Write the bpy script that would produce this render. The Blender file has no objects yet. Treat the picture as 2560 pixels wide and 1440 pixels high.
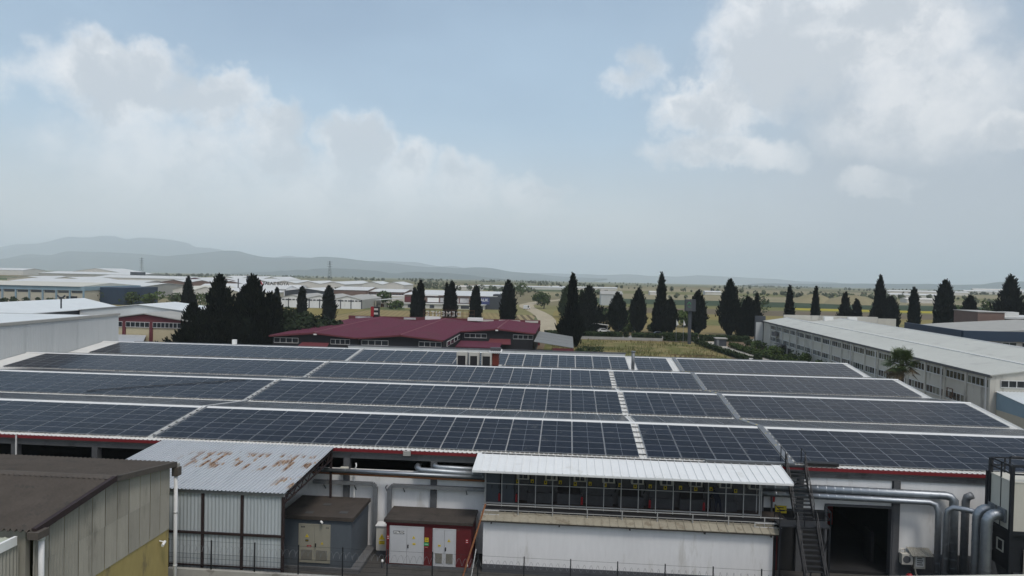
import bpy, math, random
import numpy as np
from mathutils import Vector, Matrix
random.seed(7)
SC = bpy.context.scene
COL = SC.collection
# ------------------------------------------------------------------ camera
CAM_H, YAW, PITCH, ROLL, FPX = 20.0, 4.5, -1.2, 1.2, 1770.0
def cam_basis():
    y, p, r = map(math.radians, (YAW, PITCH, ROLL))
    f = Vector((-math.sin(y)*math.cos(p), math.cos(y)*math.cos(p), math.sin(p)))
    rt = Vector((math.cos(y), math.sin(y), 0)); up = rt.cross(f)
    R = rt*math.cos(r)+up*math.sin(r); U = -rt*math.sin(r)+up*math.cos(r)
    return R, U, f
R_, U_, F_ = cam_basis()
cd = bpy.data.cameras.new('camera'); cam = bpy.data.objects.new('camera', cd); COL.objects.link(cam)
cam.matrix_world = Matrix(((R_.x, U_.x, -F_.x, 0), (R_.y, U_.y, -F_.y, 0), (R_.z, U_.z, -F_.z, CAM_H), (0, 0, 0, 1)))
cd.sensor_width = 36; cd.lens = FPX/2560*36; cd.clip_start = .5; cd.clip_end = 60000
SC.camera = cam
# ------------------------------------------------------------------ world, sun, exposure
SUN_EL, SUN_AZ = math.radians(60), math.radians(148)      # azimuth clockwise from +Y
VEIL = .42
w = bpy.data.worlds.new('World'); SC.world = w; w.use_nodes = True
nt = w.node_tree; nt.nodes.clear()
class N:
    """small node-graph helper"""
    def __init__(s, t): s.t = t
    def new(s, typ, **k):
        n = s.t.nodes.new(typ)
        for a, b in k.items(): setattr(n, a, b)
        return n
    def link(s, a, b): s.t.links.new(a, b)
    def put(s, n, i, v):
        if v is None: return
        if isinstance(v, bpy.types.NodeSocket): s.link(v, n.inputs[i])
        else: n.inputs[i].default_value = v
    def m(s, op, a, b=None, c=None, clamp=False):
        n = s.new('ShaderNodeMath', operation=op, use_clamp=clamp)
        s.put(n, 0, a); s.put(n, 1, b); s.put(n, 2, c)
        return n.outputs[0]
    def vm(s, op, a, b=None, scale=None):
        n = s.new('ShaderNodeVectorMath', operation=op)
        s.put(n, 0, a); s.put(n, 1, b)
        if scale is not None: s.put(n, 3, scale)
        return n.outputs[0]
    def noise(s, vec, scale, detail=4, rough=.55, out='Fac', dist=0):
        n = s.new('ShaderNodeTexNoise'); s.put(n, 'Vector', vec)
        n.inputs['Scale'].default_value = scale; n.inputs['Detail'].default_value = detail
        n.inputs['Roughness'].default_value = rough; n.inputs['Distortion'].default_value = dist
        return n.outputs[out]
    def mix(s, f, a, b, bt='MIX'):
        n = s.new('ShaderNodeMix', data_type='RGBA', blend_type=bt)
        s.put(n, 0, f); s.put(n, 6, a); s.put(n, 7, b)
        return n.outputs[2]
    def rng(s, v, a, b, c=0., d=1., smooth=True):
        n = s.new('ShaderNodeMapRange', interpolation_type='SMOOTHSTEP' if smooth else 'LINEAR')
        s.put(n, 0, v); s.put(n, 1, a); s.put(n, 2, b); s.put(n, 3, c); s.put(n, 4, d)
        return n.outputs[0]
g = N(nt)
sky = g.new('ShaderNodeTexSky', sky_type='NISHITA', sun_disc=False, sun_elevation=SUN_EL, sun_rotation=SUN_AZ,
            altitude=200, air_density=1.0, dust_density=5.0, ozone_density=1.5)
tc = g.new('ShaderNodeTexCoord'); D = tc.outputs['Generated']
w1 = g.vm('SUBTRACT', g.noise(D, 9, 5, .6, 'Color'), (.5, .5, .5))
w2 = g.vm('SUBTRACT', g.noise(D, 34, 5, .62, 'Color'), (.5, .5, .5))
Dw = g.vm('ADD', g.vm('ADD', D, g.vm('SCALE', w1, None, .11)), g.vm('SCALE', w2, None, .036))
sx = g.new('ShaderNodeSeparateXYZ'); g.link(Dw, sx.inputs[0])
AZ = g.m('MULTIPLY', g.m('ARCTAN2', sx.outputs[0], sx.outputs[1]), 57.2958)
EL = g.m('MULTIPLY', g.m('ARCSINE', sx.outputs[2]), 57.2958)
# cumulus heaps: azimuth, elevation, half width, height above, depth below, weight (degrees on the sky)
HEAPS = [(-33.5, 12.6, 7.6, 3.2, 3.4, 1), (-27.5, 12.6, 4.5, 2.2, 3.0, .95), (-22.9, 10.6, 2.9, 2.9, 4.0, .9), (-17.3, 9.2, 3.4, 3.2, 4.2, 1), (-13.2, 8.4, 3.2, 2.2, 3.6, .9),
         (-8.6, 7.4, 3.4, 2.3, 3.0, .8), (-3.0, 6.4, 3.8, 1.5, 2.4, .65), (-30, 8.5, 10, 3.5, 6, .62), (-17, 6.5, 13, 3.0, 5, .6),
         (4.2, 14.9, 2.6, 1.3, 1.4, .5), (6.2, 16.3, 2.2, 1.6, 1.8, .55), (15.5, 16.5, 6.2, 5.5, 4.5, 1.05), (10.5, 13.2, 4.6, 2.6, 3.2, 1), (12.5, 9.6, 6.4, 1.9, 1.7, .85), (22, 17.5, 8, 6, 6, .9),
         (30, 9.6, 3.6, 2.6, 1.4, .95), (22.8, 6.4, 3.0, 1.4, .8, .75), (26, 12.5, 9, 5, 5, .6),
         (52, 13, 11, 5, 5, .9), (75, 18, 12, 6, 5, .9), (105, 12, 14, 6, 5, .9), (140, 22, 16, 7, 6, .9), (170, 11, 13, 5, 5, .9),
         (-60, 11, 12, 5, 5, .9), (-85, 20, 13, 6, 6, .9), (-118, 12, 14, 6, 5, .9), (-150, 18, 14, 7, 6, .9),
         (-12, 34, 14, 6, 5, .75), (38, 40, 18, 8, 7, .8), (-70, 46, 22, 9, 8, .8), (120, 48, 24, 10, 9, .8)]
fld = None
for (a, e, ra, ru, rd, wt) in HEAPS:
    da = g.m('DIVIDE', g.m('SUBTRACT', AZ, a), ra)
    de = g.m('SUBTRACT', EL, e)
    up = g.m('DIVIDE', g.m('MAXIMUM', de, 0.), ru); dn = g.m('DIVIDE', g.m('MINIMUM', de, 0.), rd)
    dd = g.m('ADD', up, dn)
    q = g.m('MULTIPLY', g.m('SUBTRACT', 1., g.m('ADD', g.m('MULTIPLY', da, da), g.m('MULTIPLY', dd, dd))), wt)
    fld = q if fld is None else g.m('MAXIMUM', fld, q)
fine = g.noise(D, 16, 8, .6)
fld2 = g.m('ADD', fld, g.m('MULTIPLY', g.m('SUBTRACT', fine, .5), .95))
dens = g.rng(fld2, -.08, .78)
veil_n = g.rng(g.noise(g.vm('MULTIPLY', D, (1, 1, 2.2)), 2.4, 4, .5), .30, .72)
lit = g.rng(g.m('ADD', g.m('MULTIPLY', g.noise(g.vm('ADD', Dw, (.03, .02, .035)), 11, 6, .55), 1.0), g.m('MULTIPLY', g.m('SUBTRACT', .55, fld), .24)), .36, .62)
cl = g.mix(lit, (5.1, 5.45, 5.85, 1), (7.7, 7.75, 7.85, 1))
# thin milky air in front of the blue, thicker towards the horizon
sx0 = g.new('ShaderNodeSeparateXYZ'); g.link(D, sx0.inputs[0])
low = g.rng(sx0.outputs[2], .0, .42, 1., 0., False)
vf = g.m('ADD', g.m('MULTIPLY', low, .50), g.m('MULTIPLY', veil_n, .16), clamp=True)
vf = g.m('ADD', vf, VEIL*.5, clamp=True)
base = g.mix(vf, sky.outputs[0], g.mix(g.rng(sx0.outputs[2], .02, .22), (7.2, 7.5, 7.6, 1), (4.8, 6.4, 7.8, 1)))
thin = g.rng(sx0.outputs[2], .0, .22, .12, .80)
veil_r = g.m('MULTIPLY', g.m('MULTIPLY', g.rng(AZ, 2., 24.), g.rng(AZ, 75., 50.)), g.m('MULTIPLY', g.rng(EL, 27., 9.), .78))
base = g.mix(veil_r, base, (3.75, 4.15, 4.7, 1))
skyc = g.mix(g.m('MULTIPLY', dens, thin), base, cl)
bg = g.new('ShaderNodeBackground'); g.link(skyc, bg.inputs[0]); bg.inputs[1].default_value = .112
wo = g.new('ShaderNodeOutputWorld'); g.link(bg.outputs[0], wo.inputs[0])
sd = bpy.data.lights.new('sun', 'SUN'); sun = bpy.data.objects.new('sun', sd); COL.objects.link(sun)
sd.energy = 1.25; sd.angle = math.radians(11); sd.color = (1, .96, .90)
sdir = Vector((math.sin(SUN_AZ)*math.cos(SUN_EL), math.cos(SUN_AZ)*math.cos(SUN_EL), math.sin(SUN_EL)))
sun.rotation_euler = sdir.to_track_quat('Z', 'Y').to_euler(); sun.location = (0, 0, 300)
vs = SC.view_settings; vs.view_transform = 'Standard'; vs.look = 'None'; vs.gamma = 1; vs.exposure = 0.2
vs.use_curve_mapping = False
SC.cycles.use_denoising = True; SC.cycles.volume_bounces = 2; SC.cycles.max_bounces = 8
SC.cycles.diffuse_bounces = 4; SC.cycles.glossy_bounces = 3; SC.cycles.sample_clamp_indirect = 6
# ------------------------------------------------------------------ materials
M = {}
def mat(key, c, r=.8, var=.18, sc=1.5, c2=None, t2=.58, sc2=.5, metal=0., bump=0., bsc=25., st=(1, 1, 1), spec=.3, rnd=0., extra=None):
    m = bpy.data.materials.new(key); m.use_nodes = True; t = m.node_tree; t.nodes.clear(); n = N(t)
    geo = n.new('ShaderNodeNewGeometry'); P = geo.outputs['Position']
    if st != (1, 1, 1): Pm = n.vm('MULTIPLY', P, st)
    else: Pm = P
    a = n.noise(Pm, sc, 5, .6); b = n.noise(Pm, sc*9, 3, .6)
    f = n.m('ADD', n.m('MULTIPLY', a, .65), n.m('MULTIPLY', b, .35))
    f = n.rng(f, .28, .72, 0, 1, False)
    lo = tuple(x*(1-var) for x in c)+(1,); hi = tuple(min(1, x*(1+var)) for x in c)+(1,)
    col = n.mix(f, lo, hi)
    if c2 is not None:
        k = n.rng(n.noise(Pm, sc2, 7, .65), t2-.06, t2+.07)
        col = n.mix(k, col, tuple(c2)+(1,))
    if rnd:
        oi = n.new('ShaderNodeObjectInfo')
        k = n.rng(oi.outputs['Random'], 0, 1, 1-rnd, 1+rnd, False)
        col = n.vm('SCALE', col, None, k)
    bs = n.new('ShaderNodeBsdfPrincipled')
    if extra: col = extra(n, P, col, bs)
    n.link(col, bs.inputs['Base Color']) if isinstance(col, bpy.types.NodeSocket) else None
    bs.inputs['Roughness'].default_value = r; bs.inputs['Metallic'].default_value = metal
    bs.inputs['Specular IOR Level'].default_value = spec
    if bump:
        bn = n.new('ShaderNodeBump'); bn.inputs['Strength'].default_value = bump; bn.inputs['Distance'].default_value = .03
        n.link(n.noise(Pm, bsc, 4, .6), bn.inputs['Height']); n.link(bn.outputs[0], bs.inputs['Normal'])
    o = n.new('ShaderNodeOutputMaterial'); n.link(bs.outputs[0], o.inputs[0])
    M[key] = m; return m
mat('white_wall', (.70, .70, .695), .85, .08, .5, (.56, .55, .525), .61, .8, st=(1, 1, .22), bump=.15)
mat('white_panel', (.66, .67, .66), .55, .07, .6, (.52, .52, .49), .66, .5)
mat('roof_white', (.61, .60, .565), .5, .08, .35, (.50, .48, .43), .66, .5)
mat('ridge', (.64, .64, .62), .45, .06, 1)
mat('gutter', (.06, .06, .06), .8, .2, 1)
mat('red_fascia', (.16, .016, .02), .55, .15, 1)
mat('cage_steel', (.33, .33, .32), .6, .12, 2)
mat('concrete', (.115, .117, .12), .9, .22, .7, (.08, .08, .08), .6, .9, bump=.2)
mat('concrete_light', (.34, .335, .31), .9, .2, .6, (.2, .19, .17), .6, .7, bump=.2)
mat('tread', (.026, .028, .031), .7, .2, .9)
mat('column', (.085, .087, .092), .85, .2, .9)
mat('plinth', (.075, .078, .085), .85, .2, .7)
mat('lean_roof', (.17, .175, .17), .85, .15, .4)
mat('stained_sheet', (.30, .275, .215), .8, .2, .8, (.20, .17, .125), .60, 1.4)
mat('dry_grass', (.17, .145, .06), .95, .4, .3, (.10, .11, .035), .5, .1)
mat('dark', (.02, .02, .022), .8, .3, 1)
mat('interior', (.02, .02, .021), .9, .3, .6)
mat('black_steel', (.013, .0145, .018), .5, .25, 2)
mat('brown_steel', (.026, .016, .016), .7, .3, 2)
mat('white_steel', (.55, .55, .54), .5, .1, 2)
mat('galv', (.30, .325, .35), .45, .16, 3, metal=.85, spec=.5)
mat('galv_dull', (.20, .21, .22), .55, .2, 3, metal=.5)
mat('copper', (.30, .13, .06), .5, .2, 2)
mat('cream', (.50, .485, .42), .6, .08, .8, (.36, .33, .27), .68, 1.2, st=(1, 1, .3))
mat('yellow_wall', (.34, .27, .105), .9, .15, .5, (.20, .16, .08), .6, .8, st=(1, 1, .4), bump=.1)
mat('asbestos', (.285, .272, .235), .95, .16, .6, (.19, .18, .155), .62, .7, st=(1, 1, .25), rnd=.12, bump=.15)
mat('asbestos_roof', (.078, .067, .057), .95, .22, .8, (.062, .056, .05), .60, 1.3)
mat('tin_green', (.40, .42, .34), .7, .15, .5)
def rust(n, P, col, bs):
    s = n.new('ShaderNodeSeparateXYZ'); n.link(P, s.inputs[0])
    band = n.m('MULTIPLY', n.rng(s.outputs[1], 42.6, 43.5), n.rng(s.outputs[1], 46.6, 45.6))
    band = n.m('MULTIPLY', band, n.rng(s.outputs[0], -26.2, -23.2))
    low = n.m('MULTIPLY', n.m('MULTIPLY', n.rng(s.outputs[1], 39.9, 40.6), n.rng(s.outputs[1], 42.6, 41.6)), n.rng(s.outputs[0], -17.6, -16.9))
    rib = n.m('FLOOR', n.m('DIVIDE', n.m('ADD', s.outputs[0], 28.6), .2413))
    cv = n.new('ShaderNodeCombineXYZ'); n.link(n.m('MULTIPLY', rib, .63), cv.inputs[0]); n.link(n.m('MULTIPLY', s.outputs[1], .55), cv.inputs[1])
    q = n.noise(cv.outputs[0], 1.0, 1, .5)
    q2 = n.noise(n.vm('MULTIPLY', P, (5, 2.6, 1)), 1.3, 5, .7)
    big = n.noise(n.vm('MULTIPLY', P, (.45, .3, 1)), 1.0, 1, .5)
    k = n.m('ADD', n.m('ADD', n.m('MULTIPLY', q, .62), n.m('MULTIPLY', q2, .26)), n.m('MULTIPLY', big, .22))
    k = n.m('MULTIPLY', n.rng(k, .575, .60), n.m('MAXIMUM', band, low))
    rc = n.mix(n.rng(q2, .40, .60), (.11, .055, .03, 1), (.33, .24, .17, 1))
    n.link(n.m('ADD', .45, n.m('MULTIPLY', k, .45)), bs.inputs['Roughness'])
    return n.mix(k, col, rc)
mat('blue_tin', (.38, .40, .42), .45, .10, .6, (.30, .32, .34), .64, .8, st=(2, .3, 1), extra=rust)
mat('blue_clad', (.38, .415, .435), .55, .10, .6, (.22, .26, .29), .63, .7, st=(1, 1, .25))
mat('kiosk_grey', (.085, .10, .115), .8, .12, .8, (.09, .1, .11), .6, .9, st=(1, 1, .4))
mat('kiosk_red', (.105, .014, .016), .75, .15, .9, (.10, .05, .04), .66, 1.2)
mat('kiosk_roof', (.055, .046, .039), .95, .25, 1.2, (.035, .03, .027), .6, .8, bump=.2)
mat('door_cream', (.30, .29, .235), .6, .08, 1)
mat('door_white', (.46, .47, .48), .6, .07, 1)
mat('louver', (.16, .155, .13), .6, .1, 2)
mat('yellow', (.60, .46, .03), .6, .1, 3)
mat('green', (.03, .26, .09), .6, .1, 3)
mat('red', (.28, .015, .02), .5, .12, 3)
mat('ink', (.015, .015, .015), .6, .1, 3)
mat('paper', (.72, .72, .70), .7, .05, 3)
mat('alu', (.34, .35, .365), .45, .08, 2, metal=.6)
mat('backsheet', (.33, .35, .38), .25, .05, 2, spec=.5)
def cells(n, P, col, bs):
    oi = n.new('ShaderNodeObjectInfo')
    bs.inputs['IOR'].default_value = 1.13
    return n.vm('SCALE', col, None, n.rng(oi.outputs['Random'], 0, 1, .82, 1.25, False))
mat('solar', (.0075, .0095, .0165), .17, .15, .4, (.03, .031, .034), .64, .8, spec=.5, extra=cells)
mat('glass', (.018, .022, .026), .12, .3, .4, spec=.6)
mat('glass_pale', (.13, .14, .12), .25, .3, .4, spec=.5)
mat('maroon_roof', (.095, .018, .036), .8, .10, .15, (.085, .022, .034), .56, .3, st=(1, .25, 1))
mat('maroon', (.12, .03, .036), .7, .12, .8)
mat('charcoal', (.016, .016, .019), .7, .2, .6)
mat('brick_red', (.16, .03, .018), .8, .25, 3)
mat('facade_grey', (.49, .475, .425), .85, .09, .35, (.30, .29, .26), .62, .4, st=(1, 1, .3), bump=.05)
mat('membrane', (.45, .455, .415), .7, .09, .12, (.39, .39, .36), .6, .25)
mat('grey_clad', (.44, .455, .455), .6, .08, .4, (.38, .395, .395), .62, .5, st=(1.5, 1.5, .12))
mat('light_roof', (.58, .61, .61), .6, .07, .2)
mat('dull_roof', (.33, .325, .30), .8, .12, .3)
mat('cream_wall', (.47, .41, .27), .85, .08, .4)
mat('pale_wall', (.56, .54, .50), .85, .08, .3)
mat('sand_wall', (.45, .42, .34), .85, .1, .3)
mat('blue_trim', (.22, .31, .37), .7, .1, .4)
mat('navy', (.022, .04, .07), .6, .15, .4)
mat('slate', (.05, .056, .066), .6, .15, .4)
mat('brown_wall', (.17, .115, .095), .85, .12, .4)
mat('stonewall', (.16, .13, .12), .9, .5, 1.2)
mat('metal_roof', (.55, .55, .53), .45, .06, .2)
mat('banner_blue', (.045, .06, .16), .6, .2, .8)
mat('banner_pic', (.42, .42, .42), .6, .55, .35)
mat('orange_net', (.50, .30, .10), .8, .12, .4)
mat('car_white', (.62, .63, .63), .3, .04, 1, spec=.5)
mat('car_dark', (.03, .04, .05), .3, .1, 1, spec=.5)
mat('tyre', (.02, .02, .02), .9, .1, 3)
mat('rust_steel', (.10, .05, .03), .85, .3, 2)
mat('bark', (.06, .045, .033), .95, .3, 2)
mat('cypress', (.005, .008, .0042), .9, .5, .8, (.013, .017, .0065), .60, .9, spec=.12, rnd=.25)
mat('pine', (.017, .026, .012), .85, .4, .6, (.032, .038, .016), .60, .9, spec=.12, rnd=.25)
mat('leaf', (.050, .078, .022), .8, .45, .7, (.085, .105, .035), .58, .9, spec=.15, rnd=.25)
mat('leaf_dark', (.028, .045, .016), .8, .45, .7, (.05, .065, .022), .58, .9, spec=.15, rnd=.25)
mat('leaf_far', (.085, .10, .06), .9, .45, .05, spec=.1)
mat('dead_frond', (.11, .085, .05), .9, .35, 2)
mat('palm_leaf', (.075, .105, .034), .65, .35, 1.2)
mat('skin', (.35, .2, .14), .6, .1, 5)
mat('cloth_navy', (.015, .02, .035), .9, .2, 5)
mat('hair', (.012, .01, .008), .7, .2, 5)
# ------------------------------------------------------------------ mesh helpers
WL = {}
class MB:
    def __init__(s): s.v = []; s.f = []; s.m = []
    def face(s, pts, m=0):
        b = len(s.v); s.v += [tuple(p) for p in pts]; s.f.append(tuple(range(b, b+len(pts)))); s.m.append(m); return s
    def box(s, x0, x1, y0, y1, z0, z1, m=0):
        b = len(s.v)
        s.v += [(x0, y0, z0), (x1, y0, z0), (x1, y1, z0), (x0, y1, z0), (x0, y0, z1), (x1, y0, z1), (x1, y1, z1), (x0, y1, z1)]
        for q in ((0, 3, 2, 1), (4, 5, 6, 7), (0, 1, 5, 4), (1, 2, 6, 5), (2, 3, 7, 6), (3, 0, 4, 7)):
            s.f.append(tuple(b+i for i in q)); s.m.append(m)
        return s
    def hexa(s, p, m=0):
        b = len(s.v); s.v += [tuple(q) for q in p]
        for q in ((0, 3, 2, 1), (4, 5, 6, 7), (0, 1, 5, 4), (1, 2, 6, 5), (2, 3, 7, 6), (3, 0, 4, 7)):
            s.f.append(tuple(b+i for i in q)); s.m.append(m)
        return s
    def bar(s, p, q, w, h=None, m=0):
        p = Vector(p); q = Vector(q); h = h or w; d = (q-p).normalized()
        a = d.cross(Vector((0, 0, 1)))
        if a.length < 1e-3: a = Vector((1, 0, 0))
        a.normalize(); c = a.cross(d).normalized(); a = a*w/2; c = c*h/2
        return s.hexa([p-a-c, p+a-c, q+a-c, q-a-c, p-a+c, p+a+c, q+a+c, q-a+c], m)
    def tube(s, path, r, n=8, m=0, cap=True):
        path = [Vector(p) for p in path]; rr = r if isinstance(r, (list, tuple)) else [r]*len(path)
        b = len(s.v); prev = None
        for i, p in enumerate(path):
            d = (path[min(i+1, len(path)-1)]-path[max(i-1, 0)]).normalized()
            a = d.cross(Vector((0, 0, 1))) if prev is None else prev-d*prev.dot(d)
            if a.length < 1e-3: a = Vector((1, 0, 0))
            a.normalize(); prev = a; c = d.cross(a)
            for k in range(n):
                t = 2*math.pi*k/n; s.v.append(tuple(p+(a*math.cos(t)+c*math.sin(t))*rr[i]))
        for i in range(len(path)-1):
            for k in range(n):
                s.f.append((b+i*n+k, b+i*n+(k+1) % n, b+(i+1)*n+(k+1) % n, b+(i+1)*n+k)); s.m.append(m)
        if cap:
            s.f.append(tuple(b+k for k in reversed(range(n)))); s.m.append(m)
            e = b+(len(path)-1)*n; s.f.append(tuple(e+k for k in range(n))); s.m.append(m)
        return s
    def prism(s, poly, y0, y1, m=0, axis='y'):
        """poly of (a,z) extruded along y (a = x) or along x (a = y)"""
        f = (lambda a, z, t: (a, t, z)) if axis == 'y' else (lambda a, z, t: (t, a, z))
        n = len(poly); b = len(s.v)
        s.v += [f(a, z, y0) for a, z in poly]+[f(a, z, y1) for a, z in poly]
        for i in range(n):
            j = (i+1) % n; s.f.append((b+i, b+j, b+n+j, b+n+i)); s.m.append(m)
        s.f.append(tuple(b+i for i in reversed(range(n)))); s.m.append(m)
        s.f.append(tuple(b+n+i for i in range(n))); s.m.append(m)
        return s
    def corr(s, A, B, C, Dp, n, amp, m=0, trap=False):
        """corrugated sheet; ribs run from edge A-B to edge C-D (A under C, B under D)"""
        A, B, C, Dp = map(Vector, (A, B, C, Dp)); nr = (B-A).cross(C-A).normalized()*amp
        if trap: prof = [(0, 0), (.38, 0), (.48, 1), (.72, 1), (.82, 0)]
        else: prof = [(k/4., math.sin(math.pi*2*k/4.)) for k in range(4)]
        ts = [((i+u)/n, h) for i in range(n) for u, h in prof]+[(1., 0)]
        b = len(s.v)
        for t, h in ts:
            s.v.append(tuple(A.lerp(B, t)+nr*h)); s.v.append(tuple(C.lerp(Dp, t)+nr*h))
        for i in range(len(ts)-1):
            k = b+2*i; s.f.append((k, k+2, k+3, k+1)); s.m.append(m)
        return s
    def mesh(s, name, mats, c=Vector((0, 0, 0)), smooth=False):
        me = bpy.data.meshes.new(name)
        me.from_pydata([(x-c.x, y-c.y, z-c.z) for x, y, z in s.v], [], s.f)
        for k in (mats if isinstance(mats, (list, tuple)) else [mats]): me.materials.append(M[k])
        if any(s.m): me.polygons.foreach_set('material_index', s.m)
        if smooth: me.polygons.foreach_set('use_smooth', [True]*len(s.f))
        me.update(); return me
    def mid(s):
        a = np.array(s.v); lo, hi = a.min(0), a.max(0)
        return Vector(((lo[0]+hi[0])/2, (lo[1]+hi[1])/2, lo[2]))
def link(name, me, wloc, parent=None):
    o = bpy.data.objects.new(name, me); COL.objects.link(o)
    wloc = Vector(wloc)
    if parent is not None: o.parent = parent; o.location = wloc-WL[parent]
    else: o.location = wloc
    WL[o] = wloc; return o
def tag(o, label, cat, group=None):
    o['label'] = label; o['category'] = cat
    if group: o['group'] = group
    return o
def thing(name, label, cat, loc, group=None):
    return tag(link(name, None, loc), label, cat, group)
def part(name, mb, mats, parent, smooth=False, label=None):
    c = mb.mid(); o = link(name, mb.mesh(name, mats, c, smooth), c, parent)
    if label: o['label'] = label
    return o
def solo(name, mb, mats, label, cat, group=None, smooth=False):
    c = mb.mid(); return tag(link(name, mb.mesh(name, mats, c, smooth), c), label, cat, group)
def struct(name, mb, mats, kind='structure', label=None, smooth=False):
    c = mb.mid(); o = link(name, mb.mesh(name, mats, c, smooth), c); o['kind'] = kind
    if label: o['label'] = label
    return o
def bx(*a): return MB().box(*a)
def text(name, body, wloc, size, key, parent, rot=(math.pi/2, 0, 0), extrude=.02, align='CENTER'):
    cu = bpy.data.curves.new(name, 'FONT'); cu.body = body; cu.size = size; cu.extrude = extrude; cu.align_x = align; cu.align_y = 'CENTER'; cu.resolution_u = 3; cu.offset = size*.012
    tmp = bpy.data.objects.new('tmp', cu); COL.objects.link(tmp); dg = bpy.context.evaluated_depsgraph_get(); dg.update()
    me = bpy.data.meshes.new_from_object(tmp.evaluated_get(dg)); bpy.data.objects.remove(tmp); bpy.data.curves.remove(cu)
    me.materials.clear(); me.materials.append(M[key]); o = link(name, me, wloc, parent); o.rotation_euler = rot; return o
def quads_mesh(name, c, u, v, key):
    """many free quads: centres c, half vectors u and v (numpy n x 3)"""
    n = len(c); co = np.empty((n, 4, 3)); co[:, 0] = c-u-v; co[:, 1] = c+u-v; co[:, 2] = c+u*.35+v; co[:, 3] = c-u*.35+v
    me = bpy.data.meshes.new(name); me.vertices.add(n*4); me.vertices.foreach_set('co', co.ravel())
    me.loops.add(n*4); me.loops.foreach_set('vertex_index', np.arange(n*4, dtype=np.int32))
    me.polygons.add(n); me.polygons.foreach_set('loop_start', np.arange(0, n*4, 4, dtype=np.int32))
    me.polygons.foreach_set('loop_total', np.full(n, 4, dtype=np.int32))
    me.materials.append(M[key]); me.update(calc_edges=True); return me
def unit(a): return a/np.maximum(1e-6, np.linalg.norm(a, axis=1))[:, None]
def join_core(me, mb):
    """append the faces of a MB to a quad mesh (for an inner core)"""
    import bmesh
    bm = bmesh.new(); bm.from_mesh(me)
    vs_ = [bm.verts.new(p) for p in mb.v]
    for f in mb.f:
        try: bm.faces.new([vs_[i] for i in f])
        except ValueError: pass
    bm.to_mesh(me); bm.free(); return me
# ================================================================== LAND
def field_patch(n, P, col, bs):
    s = n.new('ShaderNodeSeparateXYZ'); n.link(P, s.inputs[0])
    q = n.vm('MULTIPLY', P, (1/300., 1/95., 0)); q = n.vm('ADD', q, n.vm('SCALE', n.noise(P, .0022, 2, .5, 'Color'), None, .9))
    v = n.new('ShaderNodeTexVoronoi', distance='CHEBYCHEV'); n.link(q, v.inputs['Vector']); v.inputs['Scale'].default_value = 1; v.inputs['Randomness'].default_value = .85
    sp = n.new('ShaderNodeSeparateColor'); n.link(v.outputs['Color'], sp.inputs[0])
    r = n.new('ShaderNodeValToRGB'); n.link(sp.outputs[0], r.inputs[0]); r.color_ramp.interpolation = 'CONSTANT'
    el = r.color_ramp.elements; cols = [(.18, .155, .085), (.115, .13, .055), (.22, .19, .11), (.065, .095, .04), (.15, .145, .07), (.19, .165, .095), (.10, .11, .05), (.20, .185, .08)]
    el[0].position = 0; el[0].color = cols[0]+(1,); el[1].position = .14; el[1].color = cols[1]+(1,)
    for i, c in enumerate(cols[2:]): e = el.new(.26+.125*i); e.color = c+(1,)
    return n.mix(n.rng(n.noise(P, .05, 5, .6), .2, .8, 0, .5), r.outputs[0], n.vm('SCALE', r.outputs[0], None, .62))
mat('plain', (.15, .14, .07), .95, .2, .02, extra=field_patch, spec=.1)
def rows(freq, amount, ang=0.):
    def f(n, P, col, bs):
        s = n.new('ShaderNodeSeparateXYZ'); n.link(P, s.inputs[0])
        t = n.m('ADD', n.m('MULTIPLY', s.outputs[0], math.cos(ang)), n.m('MULTIPLY', s.outputs[1], math.sin(ang)))
        k = n.rng(n.m('SINE', n.m('MULTIPLY', t, freq)), -.2, .5)
        return n.mix(n.m('MULTIPLY', k, amount), col, (.075, .055, .03, 1))
    return f
mat('f_tan', (.235, .185, .085), .95, .18, .06, (.16, .15, .06), .60, .05, extra=rows(2.6, .25, .15), spec=.1)
mat('f_rows', (.27, .22, .12), .95, .15, .08, extra=rows(2.1, .85, .12), spec=.1)
mat('f_green', (.13, .135, .05), .95, .25, .06, (.19, .16, .07), .55, .05, spec=.1)
mat('f_brown', (.13, .105, .07), .95, .2, .06, spec=.1)
mat('f_dark', (.035, .055, .028), .95, .2, .05, spec=.1)
mat('f_olive', (.20, .165, .06), .95, .2, .06, spec=.1)
mat('f_yellow', (.33, .28, .03), .95, .2, .1, spec=.1)
mat('f_pale', (.235, .205, .125), .95, .16, .03, (.17, .16, .085), .55, .01, spec=.1)
mat('lawn', (.115, .115, .04), .95, .35, .15, (.20, .165, .075), .50, .09, spec=.1, bump=.4, bsc=3)
mat('dirt', (.36, .31, .22), .95, .12, .2, (.27, .23, .16), .58, .3)
mat('asphalt', (.20, .195, .18), .9, .1, .3)
mat('path', (.33, .31, .265), .9, .1, .3)
mat('yard', (.065, .062, .058), .95, .25, .4, (.05, .05, .045), .56, .8, bump=.2)
mat('soil', (.14, .10, .06), .95, .25, .4)
mat('hill', (.035, .055, .052), .95, .35, .0016, (.13, .12, .09), .68, .0012, spec=.05)
drop = lambda y: -.009*max(0., y-1200)          # the plain falls away very gently beyond the farms
G = MB(); ys = [-19000, -4000, 0, 400, 800, 1200, 3000, 6000, 12000, 20000, 42000]
for i in range(20):
    for j in range(len(ys)-1):
        X0, X1 = -31000+3100*i, -31000+3100*(i+1); Y0, Y1 = ys[j], ys[j+1]
        G.face([(X0, Y0, drop(Y0)), (X1, Y0, drop(Y0)), (X1, Y1, drop(Y1)), (X0, Y1, drop(Y1))])
struct('ground', G, 'plain')
def sheet(name, pts, key, z=.02): return struct(name, MB().face([(x, y, z) for x, y in pts]), key)
def rect(name, x0, x1, y0, y1, key, z=.02): return sheet(name, [(x0, y0), (x1, y0), (x1, y1), (x0, y1)], key, z)
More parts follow.
